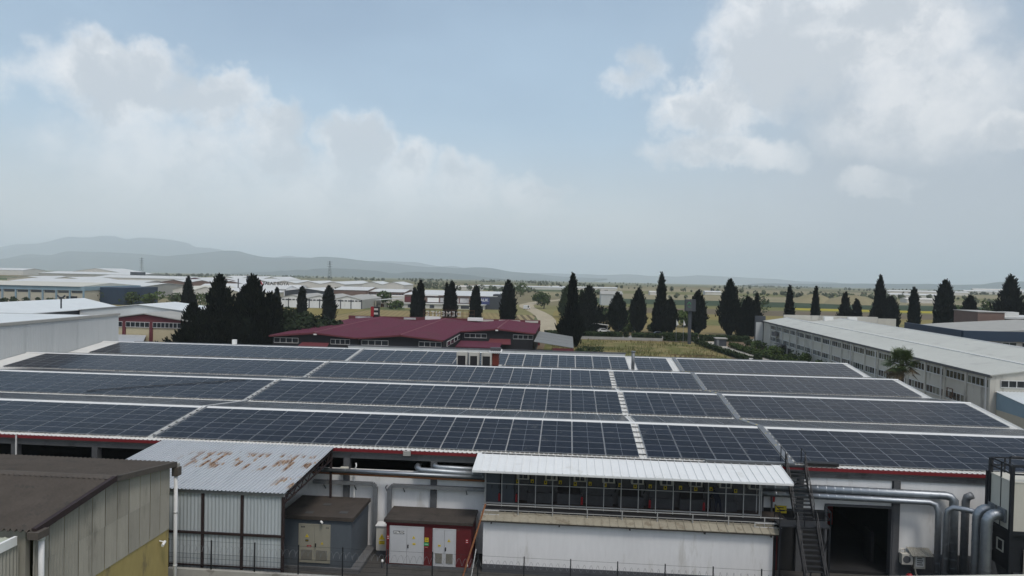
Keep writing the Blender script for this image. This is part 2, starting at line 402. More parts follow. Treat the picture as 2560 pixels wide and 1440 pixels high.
rect('works_ground', -140, 140, 36, 226, 'soil', .012)
rect('lawn', -6, 41, 110, 219, 'lawn', .03)
rect('street', -260, 260, 229, 238, 'asphalt', .03)
rect('field', -7, 260, 247, 300, 'f_tan', .02); rect('field', -7, 260, 300.5, 388, 'f_olive', .02); rect('field', -5, 300, 389, 452, 'f_brown', .02)
rect('field', 40, 330, 300.2, 340, 'f_green', .035)
rect('field', 20, 520, 453, 505, 'f_green', .02); rect('field', 20, 560, 506, 615, 'f_dark', .02); rect('field', -30, 700, 616, 800, 'f_pale', .02)
rect('field', 60, 800, 801, 940, 'f_green', .02); rect('field', -150, 820, 941, 1200, 'f_pale', .02)
rect('field', 150, 330, 470, 500, 'f_yellow', .045); rect('field', 335, 520, 470, 504, 'f_olive', .045)
rect('field', -100, -26, 246, 352, 'f_tan', .03); rect('field', -24, -14.5, 246, 340, 'f_rows', .03); rect('field', -230, -101, 246, 352, 'f_olive', .03)
rect('verge', -260, 260, 239, 246, 'soil', .025)
# dirt track winding away from the street
tr = [(-7.6, 236), (-7.6, 250), (-8.0, 275), (-8.6, 305), (-11, 335), (-15, 365), (-20, 395), (-24, 420), (-26, 450), (-22, 490), (-12, 530), (4, 580)]
T = MB()
for (a, b), (c, d) in zip(tr, tr[1:]):
    w0, w1 = (5.2 if b < 400 else 6), (5.2 if d < 400 else 6)
    T.face([(a-w0*.75, b, .045), (a+w0*.75, b, .045), (c+w1*.75, d, .045), (c-w1*.75, d, .045)])
struct('dirt_road', T, 'dirt')
P2 = MB()
pp = [(42.5, 224, 4.2), (43.2, 206, 3.4), (45, 190, 3.2), (48, 174, 3.2), (50, 150, 3.2), (50, 108, 3.2)]
for (a, b, c), (d, e, f) in zip(pp, pp[1:]): P2.face([(a-c, b, .05), (a+c, b, .05), (d+f, e, .05), (d-f, e, .05)])
struct('path', P2, 'path')
# ------------------------------------------------------------------ hills
def hill(name, crest, Yc, wid, seed, k=1.7):
    crest = [(a*k, (b-20)*k+20) for a, b in crest]; Yc *= k; wid *= k*.7
    rs = np.random.RandomState(seed); xs = np.array([c[0] for c in crest], float); zs = np.array([max(-30, c[1]) for c in crest], float)
    nxh, ny = 170, 26; X = np.linspace(xs[0], xs[-1], nxh); Z = np.interp(X, xs, zs)
    Z = np.convolve(np.pad(Z, 1, 'edge'), np.ones(3)/3., 'valid')+np.interp(np.arange(nxh), np.arange(0, nxh, 3), rs.randn(len(np.arange(0, nxh, 3)))*np.ptp(Z)*.014)
    ph = rs.rand(8)*6.3; mb = MB()
    for j in range(ny):
        t = j/(ny-1)*2-1
        prof = max(0., 1-abs(t)**1.25)
        for i in range(nxh):
            x = X[i]; wob = 1+.13*math.sin(x/(wid*.35)+3*t+ph[0])+.08*math.sin(x/(wid*.14)-5*t+ph[1])+.05*math.sin(x/(wid*.07)+9*t+ph[2])
            if abs(t) < .04: wob = 1+.012*math.sin(x/60.+ph[3])
            mb.v.append((x+wid*.08*math.sin(3*t+x/900.), Yc+t*wid, drop(Yc+t*wid)-3+(Z[i]-drop(Yc+t*wid))*prof*(1 if t > -.04 and t < .04 else min(wob, 1.0))))
    for j in range(ny-1):
        for i in range(nxh-1):
            a = j*nxh+i; mb.f.append((a, a+1, a+nxh+1, a+nxh)); mb.m.append(0)
    struct(name, mb, 'hill', smooth=True)
hill('hills', [(-7200, 20), (-5490, 40), (-5104, 42), (-4952, 84), (-4724, 121), (-4383, 134), (-4083, 136), (-3785, 131), (-3489, 108), (-3233, 141), (-3014, 173), (-2832, 173), (-2507, 137), (-2257, 132), (-1972, 123), (-1583, 93), (-1094, 58), (-750, 72), (-544, 69), (-407, 40), (-66, 8), (270, -20)], 6000, 1500, 1)
hill('hills', [(-1950, -10), (-1670, 8), (-1527, 20), (-1361, 30), (-1196, 27), (-961, 14), (-821, 19), (-660, 15), (-498, 4), (-380, -10)], 4000, 420, 2)
hill('hills', [(-12500, 30), (-10002, 90), (-8527, 175), (-7658, 181), (-7314, 279), (-6916, 361), (-6633, 409), (-6015, 409), (-5513, 396), (-5181, 359), (-4740, 293), (-4303, 238), (-3761, 206), (-3224, 169), (-2534, 156), (-1903, 143), (-1383, 107), (-610, 40), (151, 34), (902, 44), (1643, 42), (2376, 20), (3300, -10)], 9000, 1700, 3)
hill('hills', [(1400, -10), (2118, 2), (2509, 8), (2766, 18), (2945, 32), (3046, 38), (3400, 57), (3899, 36), (5000, 10)], 5000, 900, 4)
# ------------------------------------------------------------------ trees
PROF = {'column': ([0, .04, .18, .42, .66, .84, .94, 1], [.6, .8, .97, 1, .86, .62, .36, .05]),
        'spindle': ([0, .06, .2, .38, .62, .82, .94, 1], [.10, .35, .82, 1, .84, .52, .24, .02]),
        'cone': ([0, .05, .15, .4, .65, .85, .95, 1], [.86, 1, .96, .76, .52, .30, .15, .03]),
        'shoulder': ([0, .05, .2, .42, .55, .72, .9, 1], [.75, .95, 1, .92, .60, .50, .26, .03]),
        'flame': ([0, .08, .2, .34, .45, .72, .92, 1], [.30, .60, 1, .92, .46, .34, .20, .03])}
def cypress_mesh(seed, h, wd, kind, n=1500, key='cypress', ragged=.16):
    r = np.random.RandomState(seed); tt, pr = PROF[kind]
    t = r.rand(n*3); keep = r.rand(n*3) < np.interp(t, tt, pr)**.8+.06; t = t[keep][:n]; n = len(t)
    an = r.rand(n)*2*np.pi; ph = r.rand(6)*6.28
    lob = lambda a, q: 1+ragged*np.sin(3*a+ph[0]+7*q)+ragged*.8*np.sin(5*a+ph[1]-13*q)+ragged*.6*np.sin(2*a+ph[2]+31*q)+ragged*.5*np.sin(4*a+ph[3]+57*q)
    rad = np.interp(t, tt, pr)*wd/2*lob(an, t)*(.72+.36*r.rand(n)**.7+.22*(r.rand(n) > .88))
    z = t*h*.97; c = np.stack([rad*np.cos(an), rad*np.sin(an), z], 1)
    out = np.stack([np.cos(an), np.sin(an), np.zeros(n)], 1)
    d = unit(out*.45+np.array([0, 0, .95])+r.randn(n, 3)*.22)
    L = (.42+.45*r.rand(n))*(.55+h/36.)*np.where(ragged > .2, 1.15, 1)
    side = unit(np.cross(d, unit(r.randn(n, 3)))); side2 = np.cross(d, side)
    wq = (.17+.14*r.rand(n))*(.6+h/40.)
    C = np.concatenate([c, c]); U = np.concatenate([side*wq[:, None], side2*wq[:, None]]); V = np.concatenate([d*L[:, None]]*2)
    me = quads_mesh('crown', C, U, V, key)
    core = MB(); ns, nr = 12, 14  # unseen inner core, added to block light through the crown
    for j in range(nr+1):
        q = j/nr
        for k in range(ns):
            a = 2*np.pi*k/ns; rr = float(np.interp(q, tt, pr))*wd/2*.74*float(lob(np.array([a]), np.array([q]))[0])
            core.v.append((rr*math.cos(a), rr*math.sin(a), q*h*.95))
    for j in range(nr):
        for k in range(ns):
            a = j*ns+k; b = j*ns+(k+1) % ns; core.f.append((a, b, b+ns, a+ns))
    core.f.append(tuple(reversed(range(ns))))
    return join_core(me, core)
def trunk_mesh(h, r0, r1):
    mb = MB(); mb.tube([(0, 0, -.1), (.03*h, .02*h, h*.5), (0, 0, h)], [r0, (r0+r1)/2, r1], 7); return mb.mesh('trunk', 'bark')
def cypress(x, y, h, wd, kind, seed, label, group='cypresses along the street', key='cypress', ragged=.16, clear=.5, n=1500, name='cypress_tree'):
    o = thing(name, label, 'tree', (x, y, 0), group)
    c = link('crown', cypress_mesh(seed, h-clear, wd, kind, n, key, ragged), (x, y, clear), o); c.rotation_euler.z = seed*1.3
    link('trunk', trunk_mesh(clear+h*.3, .16+h*.008, .08), (x, y, 0), o)
    return o
def leafy_mesh(seed, h, wd, n, key, leaf=.3, blobs=9):
    r = np.random.RandomState(seed); bc = np.stack([(r.rand(blobs)-.5)*wd*.62, (r.rand(blobs)-.5)*wd*.62, h*(.32+.5*r.rand(blobs))], 1)
    br = wd*(.20+.13*r.rand(blobs)); i = r.randint(0, blobs, n)
    d = unit(r.randn(n, 3)); rad = br[i]*(.55+.5*r.rand(n)**.6); c = bc[i]+d*rad[:, None]*np.array([1, 1, .85])
    c[:, 2] = np.clip(c[:, 2], h*.08, h)
    u = unit(np.cross(d+r.randn(n, 3)*.7, r.randn(n, 3))); v = unit(np.cross(u, d+r.randn(n, 3)*.6)); s = leaf*(.6+.8*r.rand(n))
    return quads_mesh('crown', c, u*s[:, None], v*s[:, None], key)
def broadleaf(x, y, h, wd, seed, label, group=None, key='leaf', n=900, leaf=.34, cat='tree', name='broadleaf_tree'):
    o = thing(name, label, cat, (x, y, 0), group)
    link('crown', leafy_mesh(seed, h, wd, n, key, leaf), (x, y, 0), o)
    mb = MB(); mb.tube([(0, 0, -.1), (.05*wd, 0, h*.3), (0, .04*wd, h*.55)], [h*.03+.05, h*.022+.03, .04], 6)
    rr = random.Random(seed)
    for k in range(4):
        a = rr.random()*6.28; mb.tube([(.03*wd, 0, h*.28), (math.cos(a)*wd*.18, math.sin(a)*wd*.18, h*.5), (math.cos(a)*wd*.3, math.sin(a)*wd*.3, h*.68)], [.07*h*.3+.02, .04, .02], 5)
    link('trunk', mb.mesh('trunk', 'bark'), (x, y, 0), o); return o
CY = [  # x, y, height, width, kind, ragged, label
 (-54.6, 250, 14.3, 3.2, 'column', .1, 'lower cypress of the close pair behind the maroon roof beside the red sign'),
 (-52.3, 249, 16.9, 4.0, 'column', .1, 'higher cypress of the close pair behind the maroon roof beside the red sign'),
 (-43.2, 251, 16.6, 2.8, 'cone', .12, 'thin pointed cypress standing directly behind the mirrored roof letters'),
 (-41.0, 249, 17.0, 4.6, 'column', .1, 'fuller cypress standing directly behind the mirrored roof letters'),
 (-32.5, 250, 15.6, 4.8, 'column', .08, 'lone smooth cypress behind the valley of the maroon roof'),
 (-20.9, 250, 17.8, 6.6, 'column', .12, 'broad cypress before the showroom end, beside the ploughed plot'),
 (-96.0, 250, 13.9, 4.0, 'column', .1, 'slim cypress rising beside the dark pine grove'),
 (-86.0, 250, 14.4, 5.6, 'column', .1, 'lone broad cypress in front of the long white warehouse'),
 (-106.2, 252, 13.2, 5.4, 'cone', .14, 'small conical cypress peeping over the dark pine grove'),
 (-139, 250, 16.6, 8.6, 'cone', .1, 'big conical cypress behind the white hall roofs'),
 (1.4, 195, 20.6, 6.9, 'flame', .1, 'tallest flame shaped cypress at the corner of the grey lean-to'),
 (7.6, 251, 16.6, 11.5, 'cone', .3, 'wide ragged conifer with layered boughs next to the parked white car'),
 (17.6, 250, 14.6, 7.4, 'spindle', .05, 'egg shaped smooth cypress with a narrow foot on the field edge'),
 (24.8, 250, 16.1, 6.0, 'spindle', .10, 'slim pointed cypress on a thin foot beside the egg shaped one'),
 (32.4, 249, 21.6, 6.4, 'shoulder', .12, 'very tall ragged topped cypress near the flag poles'),
 (36.0, 251, 12.8, 5.2, 'spindle', .06, 'short cypress leaning against the very tall ragged topped one'),
 (45.2, 250, 15.8, 6.6, 'spindle', .10, 'pointed cypress right behind the grey totem sign'),
 (56.0, 250, 20.0, 7.4, 'spindle', .14, 'tall twin tipped cypress beyond the white factory corner'),
 (62.2, 250, 13.8, 9.0, 'shoulder', .26, 'loose dark conifer touching the corner of the white factory'),
 (66.2, 254, 15.0, 4.6, 'cone', .16, 'thin cypress half hidden behind the loose dark conifer'),
 (76.1, 250, 18.0, 5.2, 'cone', .06, 'neat narrow cone cypress behind the first factory ridge'),
 (84.8, 250, 18.2, 4.6, 'cone', .08, 'slim leaning cypress above the two rooftop air units'),
 (94.6, 250, 16.3, 7.0, 'cone', .16, 'bigger one of the rough pair behind the second factory ridge'),
 (98.8, 251, 13.8, 5.6, 'cone', .22, 'smaller one of the rough pair behind the second factory ridge'),
 (105.6, 249, 22.4, 7.4, 'shoulder', .12, 'massive cypress with a stepped side behind the white factory'),
 (109.4, 250, 15.2, 7.0, 'column', .16, 'bushy cypress grown into the stepped side of the massive one'),
 (117.2, 250, 18.3, 4.2, 'column', .08, 'needle thin cypress in front of the round field trees'),
 (127.2, 250, 21.2, 8.0, 'column', .08, 'huge smooth column cypress by the navy building corner'),
 (136.4, 252, 16.0, 9.5, 'cone', .22, 'wide bushy conifer behind the flat plum coloured block'),
 (148.2, 250, 23.3, 12.0, 'cone', .28, 'giant ragged conifer rising over the stone roof house')]
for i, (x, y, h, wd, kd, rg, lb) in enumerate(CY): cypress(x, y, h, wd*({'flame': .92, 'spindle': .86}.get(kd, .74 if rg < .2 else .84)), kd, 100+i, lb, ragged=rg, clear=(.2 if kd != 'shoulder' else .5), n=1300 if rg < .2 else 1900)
GV = [(-83.4, 152, 12.0, 8.5, 'cone', .20, 'low dark conifer at the cream factory end of the grove'), (-78.2, 154, 18.6, 8.4, 'cone', .34, 'tallest many tipped conifer of the dark grove'),
      (-74.4, 158, 15.4, 7.4, 'cone', .24, 'middling conifer between the two tall ones of the grove'), (-70.9, 155, 18.6, 8.8, 'cone', .32, 'tall open topped conifer of the grove by the white pole'),
      (-67.4, 156, 14.6, 7.0, 'cone', .28, 'shorter forked conifer beside the open topped one'), (-76, 147, 9.5, 11, 'column', .22, 'squat dark conifer at the foot of the grove')]
for i, (x, y, h, wd, kd, rg, lb) in enumerate(GV): cypress(x, y, h, wd, kd, 300+i, lb, group='dark conifer grove beside the maroon building', ragged=rg, n=2400, name='conifer_tree')
broadleaf(-63.8, 161, 12.2, 13, 401, 'round dark evergreen tree bulging beside the maroon gable', None, 'pine', 3400, .30, name='evergreen_tree')
broadleaf(-58.8, 168, 9.0, 9, 402, 'lower round evergreen between grove and slim cypress', None, 'pine', 2200, .30, name='evergreen_tree')
broadleaf(-66, 141.5, 3.2, 6.5, 403, 'light green shrub at the foot of the maroon facade', None, 'leaf', 1100, .22, 'bush', 'shrub')
broadleaf(-91, 232, 5.2, 7.5, 404, 'round green tree beside the parked white van', None, 'leaf_dark', 900, .3)
broadleaf(-13.5, 408, 9.5, 9.5, 405, 'fresh green tree where the dirt road bends by the showroom', None, 'leaf', 900, .4)
broadleaf(62, 232.5, 2.0, 2.4, 406, 'small ball shaped bush on the field verge', None, 'leaf', 400, .16, 'bush', 'shrub')
cypress(0.5, 330, 15.2, 7.5, 'column', 450, 'grey green poplar of the pair beside the dirt road bend, fuller one', 'poplars beside the dirt road', 'leaf_dark', .16, name='poplar_tree')
cypress(6.5, 326, 13.5, 6.0, 'cone', 451, 'grey green poplar of the pair beside the dirt road bend, thinner one', 'poplars beside the dirt road', 'leaf_dark', .2, name='poplar_tree')
FT = [(15, 305, 5.5, 14, 'bushy olive green thicket behind the egg shaped cypress'), (27, 300, 5.0, 11, 'grey green thicket behind the slim pointed cypress'), (47, 285, 6.5, 9, 'leafy tree with yellow green top behind the totem sign'), (53, 292, 8.0, 8, 'leafy tree half hidden by the twin tipped cypress'),
      (30.5, 255, 3.2, 4, 'rounded bush at the foot of the very tall cypress'), (21.5, 252, 2.8, 5, 'wild bush between the egg shaped and slim cypresses'), (108, 420, 11, 16, 'big round tree standing alone in the brown field'), (176, 330, 9.5, 16, 'wide green tree behind the needle thin cypress'),
      (188, 336, 7.5, 13, 'second wide green tree behind the needle thin cypress'), (204, 330, 11, 13, 'upright green tree behind the huge column cypress'), (199, 350, 13, 8, 'taller thin green tree behind the huge column cypress'), (-40, 600, 14, 13, 'tall grey green tree beyond the showroom roof'), (-47, 606, 12, 10, 'second grey green tree beyond the showroom roof'),
      (-19, 470, 6, 9, 'small tree past the showroom beside the dirt road'), (-108, 412, 8, 9, 'green tree between warehouse and brown walled factory'), (-152, 470, 8, 15, 'spreading tree behind the long white warehouse')]
for i, (x, y, h, wd, lb) in enumerate(FT): broadleaf(x, y, h, wd, 500+i, lb, 'trees scattered over the fields', 'leaf' if i % 3 else 'leaf_dark', 650, .42)
rs = np.random.RandomState(5)
for i in range(16):
    x = -236+i*9.6+rs.randn()*2.2; y = 338+rs.rand()*20+max(0, (x+150))*.25
    if -150 < x < -92: continue
    broadleaf(x, y, 4.5+rs.rand()*2.5, 8+rs.rand()*5, 540+i, 'green orchard tree between the far halls and the white hall roofs', 'orchard trees by the far halls', 'leaf', 420, .42)
for i in range(8): broadleaf(-279+i*6.3, 322, 2.5+rs.rand()*1.5, 4.2, 560+i, 'dull bush along the foot of the blue trimmed hall', 'bushes along the blue trimmed hall', 'leaf_dark', 240, .3, 'bush', 'shrub')
# far tree rows and scattered trees of the plain, too many to count
def treeline():
    r = np.random.RandomState(9); C = []; S = []
    for k in range(120):
        y = 640*math.exp(r.rand()*1.75); x0 = (r.rand()-.42)*y*1.75; m = r.randint(3, 22); sp = 5+r.rand()*9; a = r.randn()*.25
        for i in range(m):
            C.append((x0+i*sp*math.cos(a)+r.randn()*2, y+i*sp*math.sin(a)+r.randn()*2)); S.append((2.2+r.rand()*4.2)*(1+.25*(y > 1500)))
    for k in range(150):
        y = 560*math.exp(r.rand()*1.9); C.append(((r.rand()-.42)*y*1.75, y)); S.append(1.6+r.rand()*3)
    C = np.array(C); S = np.array(S); ok = ~((C[:, 0] < -C[:, 1]*.22) & (C[:, 1] < 1250)); C, S = C[ok], S[ok]
    n = len(C); q = 14; i = np.repeat(np.arange(n), q)
    d = unit(r.randn(n*q, 3)); c = np.stack([C[i, 0], C[i, 1], S[i]*.55], 1)+d*(S[i]*.52)[:, None]*(.5+.5*r.rand(n*q))[:, None]
    c[:, 2] = np.maximum(c[:, 2], .3)-.009*np.maximum(0, c[:, 1]-1200); u = unit(np.cross(d, r.randn(n*q, 3))); v = np.cross(u, d); s = (S[i]*.28)[:, None]
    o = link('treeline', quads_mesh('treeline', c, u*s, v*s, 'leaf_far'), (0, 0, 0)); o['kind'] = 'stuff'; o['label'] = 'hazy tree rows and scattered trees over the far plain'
treeline()
# ================================================================== FAR BUILDINGS
def gable_hall(name, label, cat, x0, x1, y0, y1, ze, zr, ridges=1, along='y', wall='pale_wall', roof='metal_roof', group=None, post=None, npost=0, band=None, base=0.):
    """hall with `ridges` gables; along='y': ridges run away from the viewer"""
    o = thing(name, label, cat, ((x0+x1)/2, (y0+y1)/2, base), group)
    ov = .35
    if along == 'y':
        n = ridges; wd = (x1-x0)/n; poly = [(x0, base-.05)]
        for k in range(n): poly += [(x0+k*wd, ze), (x0+(k+.5)*wd, zr-.12)]
        poly += [(x1, ze), (x1, base-.05)]
        part('wall', MB().prism(poly, y0, y1), wall, o)
        for k in range(n):
            for a, b, za, zb in ((x0+k*wd-(ov if k == 0 else 0), x0+(k+.5)*wd, ze-(.02 if k else .1), zr), (x0+(k+.5)*wd, x0+(k+1)*wd+(ov if k == n-1 else 0), zr, ze-(.02 if k < n-1 else .1))):
                part('roof_slope', MB().hexa([(a, y0-ov, za), (b, y0-ov, zb), (b, y1+ov, zb), (a, y1+ov, za), (a, y0-ov, za+.14), (b, y0-ov, zb+.14), (b, y1+ov, zb+.14), (a, y1+ov, za+.14)]), roof, o)
    else:
        n = ridges; wd = (y1-y0)/n; poly = [(y0, base-.05)]
        for k in range(n): poly += [(y0+k*wd, ze), (y0+(k+.5)*wd, zr-.12)]
        poly += [(y1, ze), (y1, base-.05)]
        part('wall', MB().prism(poly, x0, x1, axis='x'), wall, o)
        for k in range(n):
            for a, b, za, zb in ((y0+k*wd-(ov if k == 0 else 0), y0+(k+.5)*wd, ze-(.02 if k else .1), zr), (y0+(k+.5)*wd, y0+(k+1)*wd+(ov if k == n-1 else 0), zr, ze-(.02 if k < n-1 else .1))):
                part('roof_slope', MB().hexa([(x0-ov, a, za), (x1+ov, a, za), (x1+ov, b, zb), (x0-ov, b, zb), (x0-ov, a, za+.14), (x1+ov, a, za+.14), (x1+ov, b, zb+.14), (x0-ov, b, zb+.14)]), roof, o)
    for k in range(npost+1 if npost else 0):
        x = x0+(x1-x0)*k/npost; part('post', bx(x-.25, x+.25, y0-.12, y0+.1, base, ze-.05), post, o)
    if band:
        key, za, zb, cnt = band; wd = (x1-x0)/cnt
        for k in range(cnt): part('window', bx(x0+k*wd+wd*.14, x0+(k+1)*wd-wd*.14, y0-.08, y0+.05, za, zb), key, o)
    return o
# long white warehouse with dark posts, gables to the field
wh = gable_hall('warehouse', 'long white warehouse with dark posts and low gables across the brown field', 'warehouse', -149, -105, 355, 392, 4.7, 6.4, 3, 'y', 'white_wall', 'dull_roof', None, 'slate', 8, ('slate', 3.7, 4.35, 24))
part('end_wall', bx(-104.9, -104.6, 355, 392, 0, 4.7), 'dull_roof', wh)
# showroom hall with banners
sh = thing('showroom_hall', 'flat showroom hall with picture banners and white metal roof beyond the field', 'building', (-62, 395, 0))
part('wall', bx(-89.5, -44.5, 384, 420, 0, 6.9), 'brown_wall', sh); part('roof', MB().hexa([(-90, 383.6, 6.95), (-38, 383.6, 6.95), (-38, 421, 8.6), (-90, 421, 8.6), (-90, 383.6, 7.2), (-38, 383.6, 7.2), (-38, 421, 8.85), (-90, 421, 8.85)]), 'metal_roof', sh)
part('corner_tower', bx(-44.4, -35.4, 382.5, 420, 0, 6.8), 'slate', sh); part('tower_cap', bx(-40.5, -34.6, 384, 396, 6.85, 8.2), 'slate', sh)
part('lower_wing', bx(-89, -44.5, 377, 383.9, 0, 2.3), 'pale_wall', sh); part('wing_roof', bx(-91, -43.8, 376.4, 383.9, 2.35, 2.65), 'metal_roof', sh)
for i, (a, b) in enumerate(((-86, -78), (-57, -52.5), (-74, -71.5), (-48.5, -45))): part('window', bx(a, b, 376.9, 377.02, .3, 1.9), 'slate', sh)
part('banner', bx(-89.2, -79.5, 383.8, 383.95, 3.1, 5.9), 'maroon', sh, label='maroon banner with white print')
bt = part('banner', bx(-51.5, -42.2, 382.2, 382.35, 2.7, 6.4), 'banner_blue', sh, label='blue banner reading KIRALIK')
text('lettering', 'KIRALIK', (-46.6, 382.1, 5.0), 2.1, 'paper', bt)
for a, b, ky in ((-76.6, -70.4, 'paper'), (-69.5, -64.6, 'banner_pic'), (-63.5, -59.5, 'paper'), (-58.6, -53.8, 'banner_pic')):
    part('banner', bx(a, b, 383.8, 383.95, 3.2, 5.6), ky, sh)
for k in range(42):
    a = -77.4+k*.62
    if k % 10 > 7: continue
    for z in (2.75, 5.75): part('window', bx(a, a+.42, 383.85, 383.98, z, z+.42), 'slate', sh)
for k in range(3): part('fascia_strip', bx(-89.5+k*9.6, -80.2+k*9.6, 383.4, 383.55, 6.6, 6.93), 'paper' if k == 1 else 'brown_wall', sh)
lt = thing('open_canopy', 'white sloping canopy with pallets between warehouse and showroom', 'canopy', (-97, 380, 0))
part('roof', MB().hexa([(-104, 376, 3.7), (-90, 376, 5.0), (-90, 390, 5.0), (-104, 390, 3.7), (-104, 376, 3.9), (-90, 376, 5.2), (-90, 390, 5.2), (-104, 390, 3.9)]), 'metal_roof', lt)
for x, y in ((-103.5, 376.5), (-96.5, 376.5), (-90.3, 376.5)): part('post', bx(x-.15, x+.15, y-.15, y+.15, 0, 3.75), 'sand_wall', lt)
for k in range(7): solo('pallet_stack', bx(-103+k*1.7, -101.6+k*1.7, 379, 381, 0, 1.2+(k*37 % 5)*.35), 'rust_steel' if k % 2 else 'sand_wall', 'pallet stack under the white sloping canopy by the warehouse', 'pallet', 'pallets under the sloping canopy')
gable_hall('factory_hall', 'long brown walled factory hall with a row of small windows', 'factory', -141, -105, 450, 480, 6.2, 7.6, 1, 'x', 'brown_wall', 'metal_roof', None, None, 0, ('slate', 4.2, 5.1, 18))
part('annex', bx(-130, -88, 425, 440, 0, 4.6), 'pale_wall', thing('annex_hall', 'plain pale annex in front of the brown walled factory hall', 'building', (-109, 432, 0)))
# white paint works with rooftop name
ya = gable_hall('paint_works', 'wide white works hall with rooftop company name and grey silo behind', 'factory', -233, -176, 430, 470, 7.0, 9.0, 2, 'x', 'white_wall', 'metal_roof', None, 'slate', 7)
si = text('rooftop_lettering', 'YALAZ BOYA', (-186.5, 440, 10.1), 2.9, 'ink', None, extrude=.08); tag(si, 'dark letters reading YALAZ BOYA on the white works roof', 'sign')
lg = MB(); lg.tube([(-197.6, 440, 9.1), (-197.0, 440, 11.4)], .5, 6); lg.tube([(-195.2, 440, 9.1), (-196.6, 440, 11.4)], .5, 6); solo('rooftop_logo', lg, 'red', 'small red logo beside the dark rooftop letters', 'sign')
so = thing('silo_tower', 'round grey silo tower with ladder cage behind the pines', 'silo', (-196, 425, 0)); mb = MB(); mb.tube([(-196, 425, 0), (-196, 425, 15)], 2.5, 16); part('shell', mb, 'slate', so); part('platform', bx(-198.8, -193.2, 422.2, 427.8, 15, 15.4), 'dull_roof', so)
mb = MB(); mb.tube([(-205.5, 428, 7), (-205.5, 428, 13)], .35, 8); solo('flue_pipe', mb, 'slate', 'thin dark flue pipe beside the grey silo tower', 'chimney')
gable_hall('grey_hall', 'grey and slate hall attached to the white paint works', 'building', -175.5, -150, 430, 465, 6.2, 7.8, 1, 'y', 'slate', 'metal_roof'); gable_hall('pink_hall', 'pinkish far hall with white roof behind the long warehouse', 'building', -150, -128, 445, 480, 7, 8.6, 1, 'x', 'brown_wall', 'metal_roof')
# blue trimmed hall
bl = thing('blue_trim_hall', 'sand coloured hall with pale blue trim and high window strips', 'factory', (-256, 345, 0))
part('wall', bx(-300, -234.5, 327, 372, 0, 7.1), 'sand_wall', bl); part('parapet', bx(-300.2, -234.2, 326.6, 372.2, 7.1, 9.0), 'blue_trim', bl)
part('roof', MB().prism([(326, 9.05), (349, 10.6), (372, 9.05)], -300, -236, axis='x'), 'cream', bl)
for k in range(10):
    x = -234.6-k*7.0; part('post', bx(x-.35, x+.35, 326.4, 327, 0, 7.1), 'blue_trim', bl)
    if k < 9: part('window', bx(x-6.2, x-.9, 326.85, 327.1, 5.9, 6.9), 'slate', bl)
part('gate', bx(-243.5, -238, 326.7, 327.1, 0, 4.3), 'dark', bl)
part('navy_wing', bx(-234, -220, 338, 365, 0, 8.6), 'navy', bl)
FH = [(-232, -205, 400, 430, 6.2, 8.2, 'y', 2, 'pale_wall', 'cream', 'pale hall with twin cream gables beside the orchard'), (-204, -172, 395, 418, 5.6, 7.6, 'y', 2, 'sand_wall', 'metal_roof', 'beige hall with window strip beside the orchard'),
      (-330, -262, 420, 470, 7, 8.6, 'x', 1, 'dull_roof', 'metal_roof', 'wide grey hall with bright roof behind the blue trimmed hall'), (-395, -300, 470, 520, 7, 9, 'x', 1, 'pale_wall', 'metal_roof', 'very wide pale hall behind the blue trimmed hall'),
      (-300, -235, 500, 540, 8, 10, 'y', 3, 'brown_wall', 'metal_roof', 'triple gabled brownish hall in the far works area'), (-330, -250, 580, 620, 8, 10.5, 'y', 3, 'maroon', 'metal_roof', 'red brown triple gabled hall in the far works area'),
      (-260, -180, 560, 610, 8, 10, 'y', 4, 'pale_wall', 'metal_roof', 'pale four gabled hall in the far works area'), (-450, -360, 640, 690, 8, 10, 'x', 1, 'pale_wall', 'metal_roof', 'long pale hall at the far edge of the works area'),
      (-360, -290, 700, 750, 8, 11, 'y', 3, 'pale_wall', 'metal_roof', 'white three gabled hall at the far edge of the works area'), (-600, -480, 760, 820, 9, 11, 'x', 1, 'dull_roof', 'metal_roof', 'grey flat hall at the foot of the quarry hill'),
      (-790, -680, 1050, 1120, 6, 14, 'y', 1, 'pale_wall', 'metal_roof', 'huge white shallow gabled hall in front of the hills'), (-1000, -880, 1080, 1130, 8, 11, 'x', 1, 'pale_wall', 'metal_roof', 'distant white roofed hall under the quarry hill'),
      (-210, -150, 640, 680, 7, 9.5, 'y', 3, 'pale_wall', 'metal_roof', 'far bright roofed hall behind the paint works'), (-470, -400, 560, 600, 7, 9, 'y', 2, 'sand_wall', 'metal_roof', 'sand coloured twin gabled hall among the far works')]
for (a, b, c, d, e, f, al, n, wa, ro, lb) in FH: gable_hall('works_hall', lb, 'building', a, b, c, d, e, f, n, al, wa, ro, 'halls of the far works area')
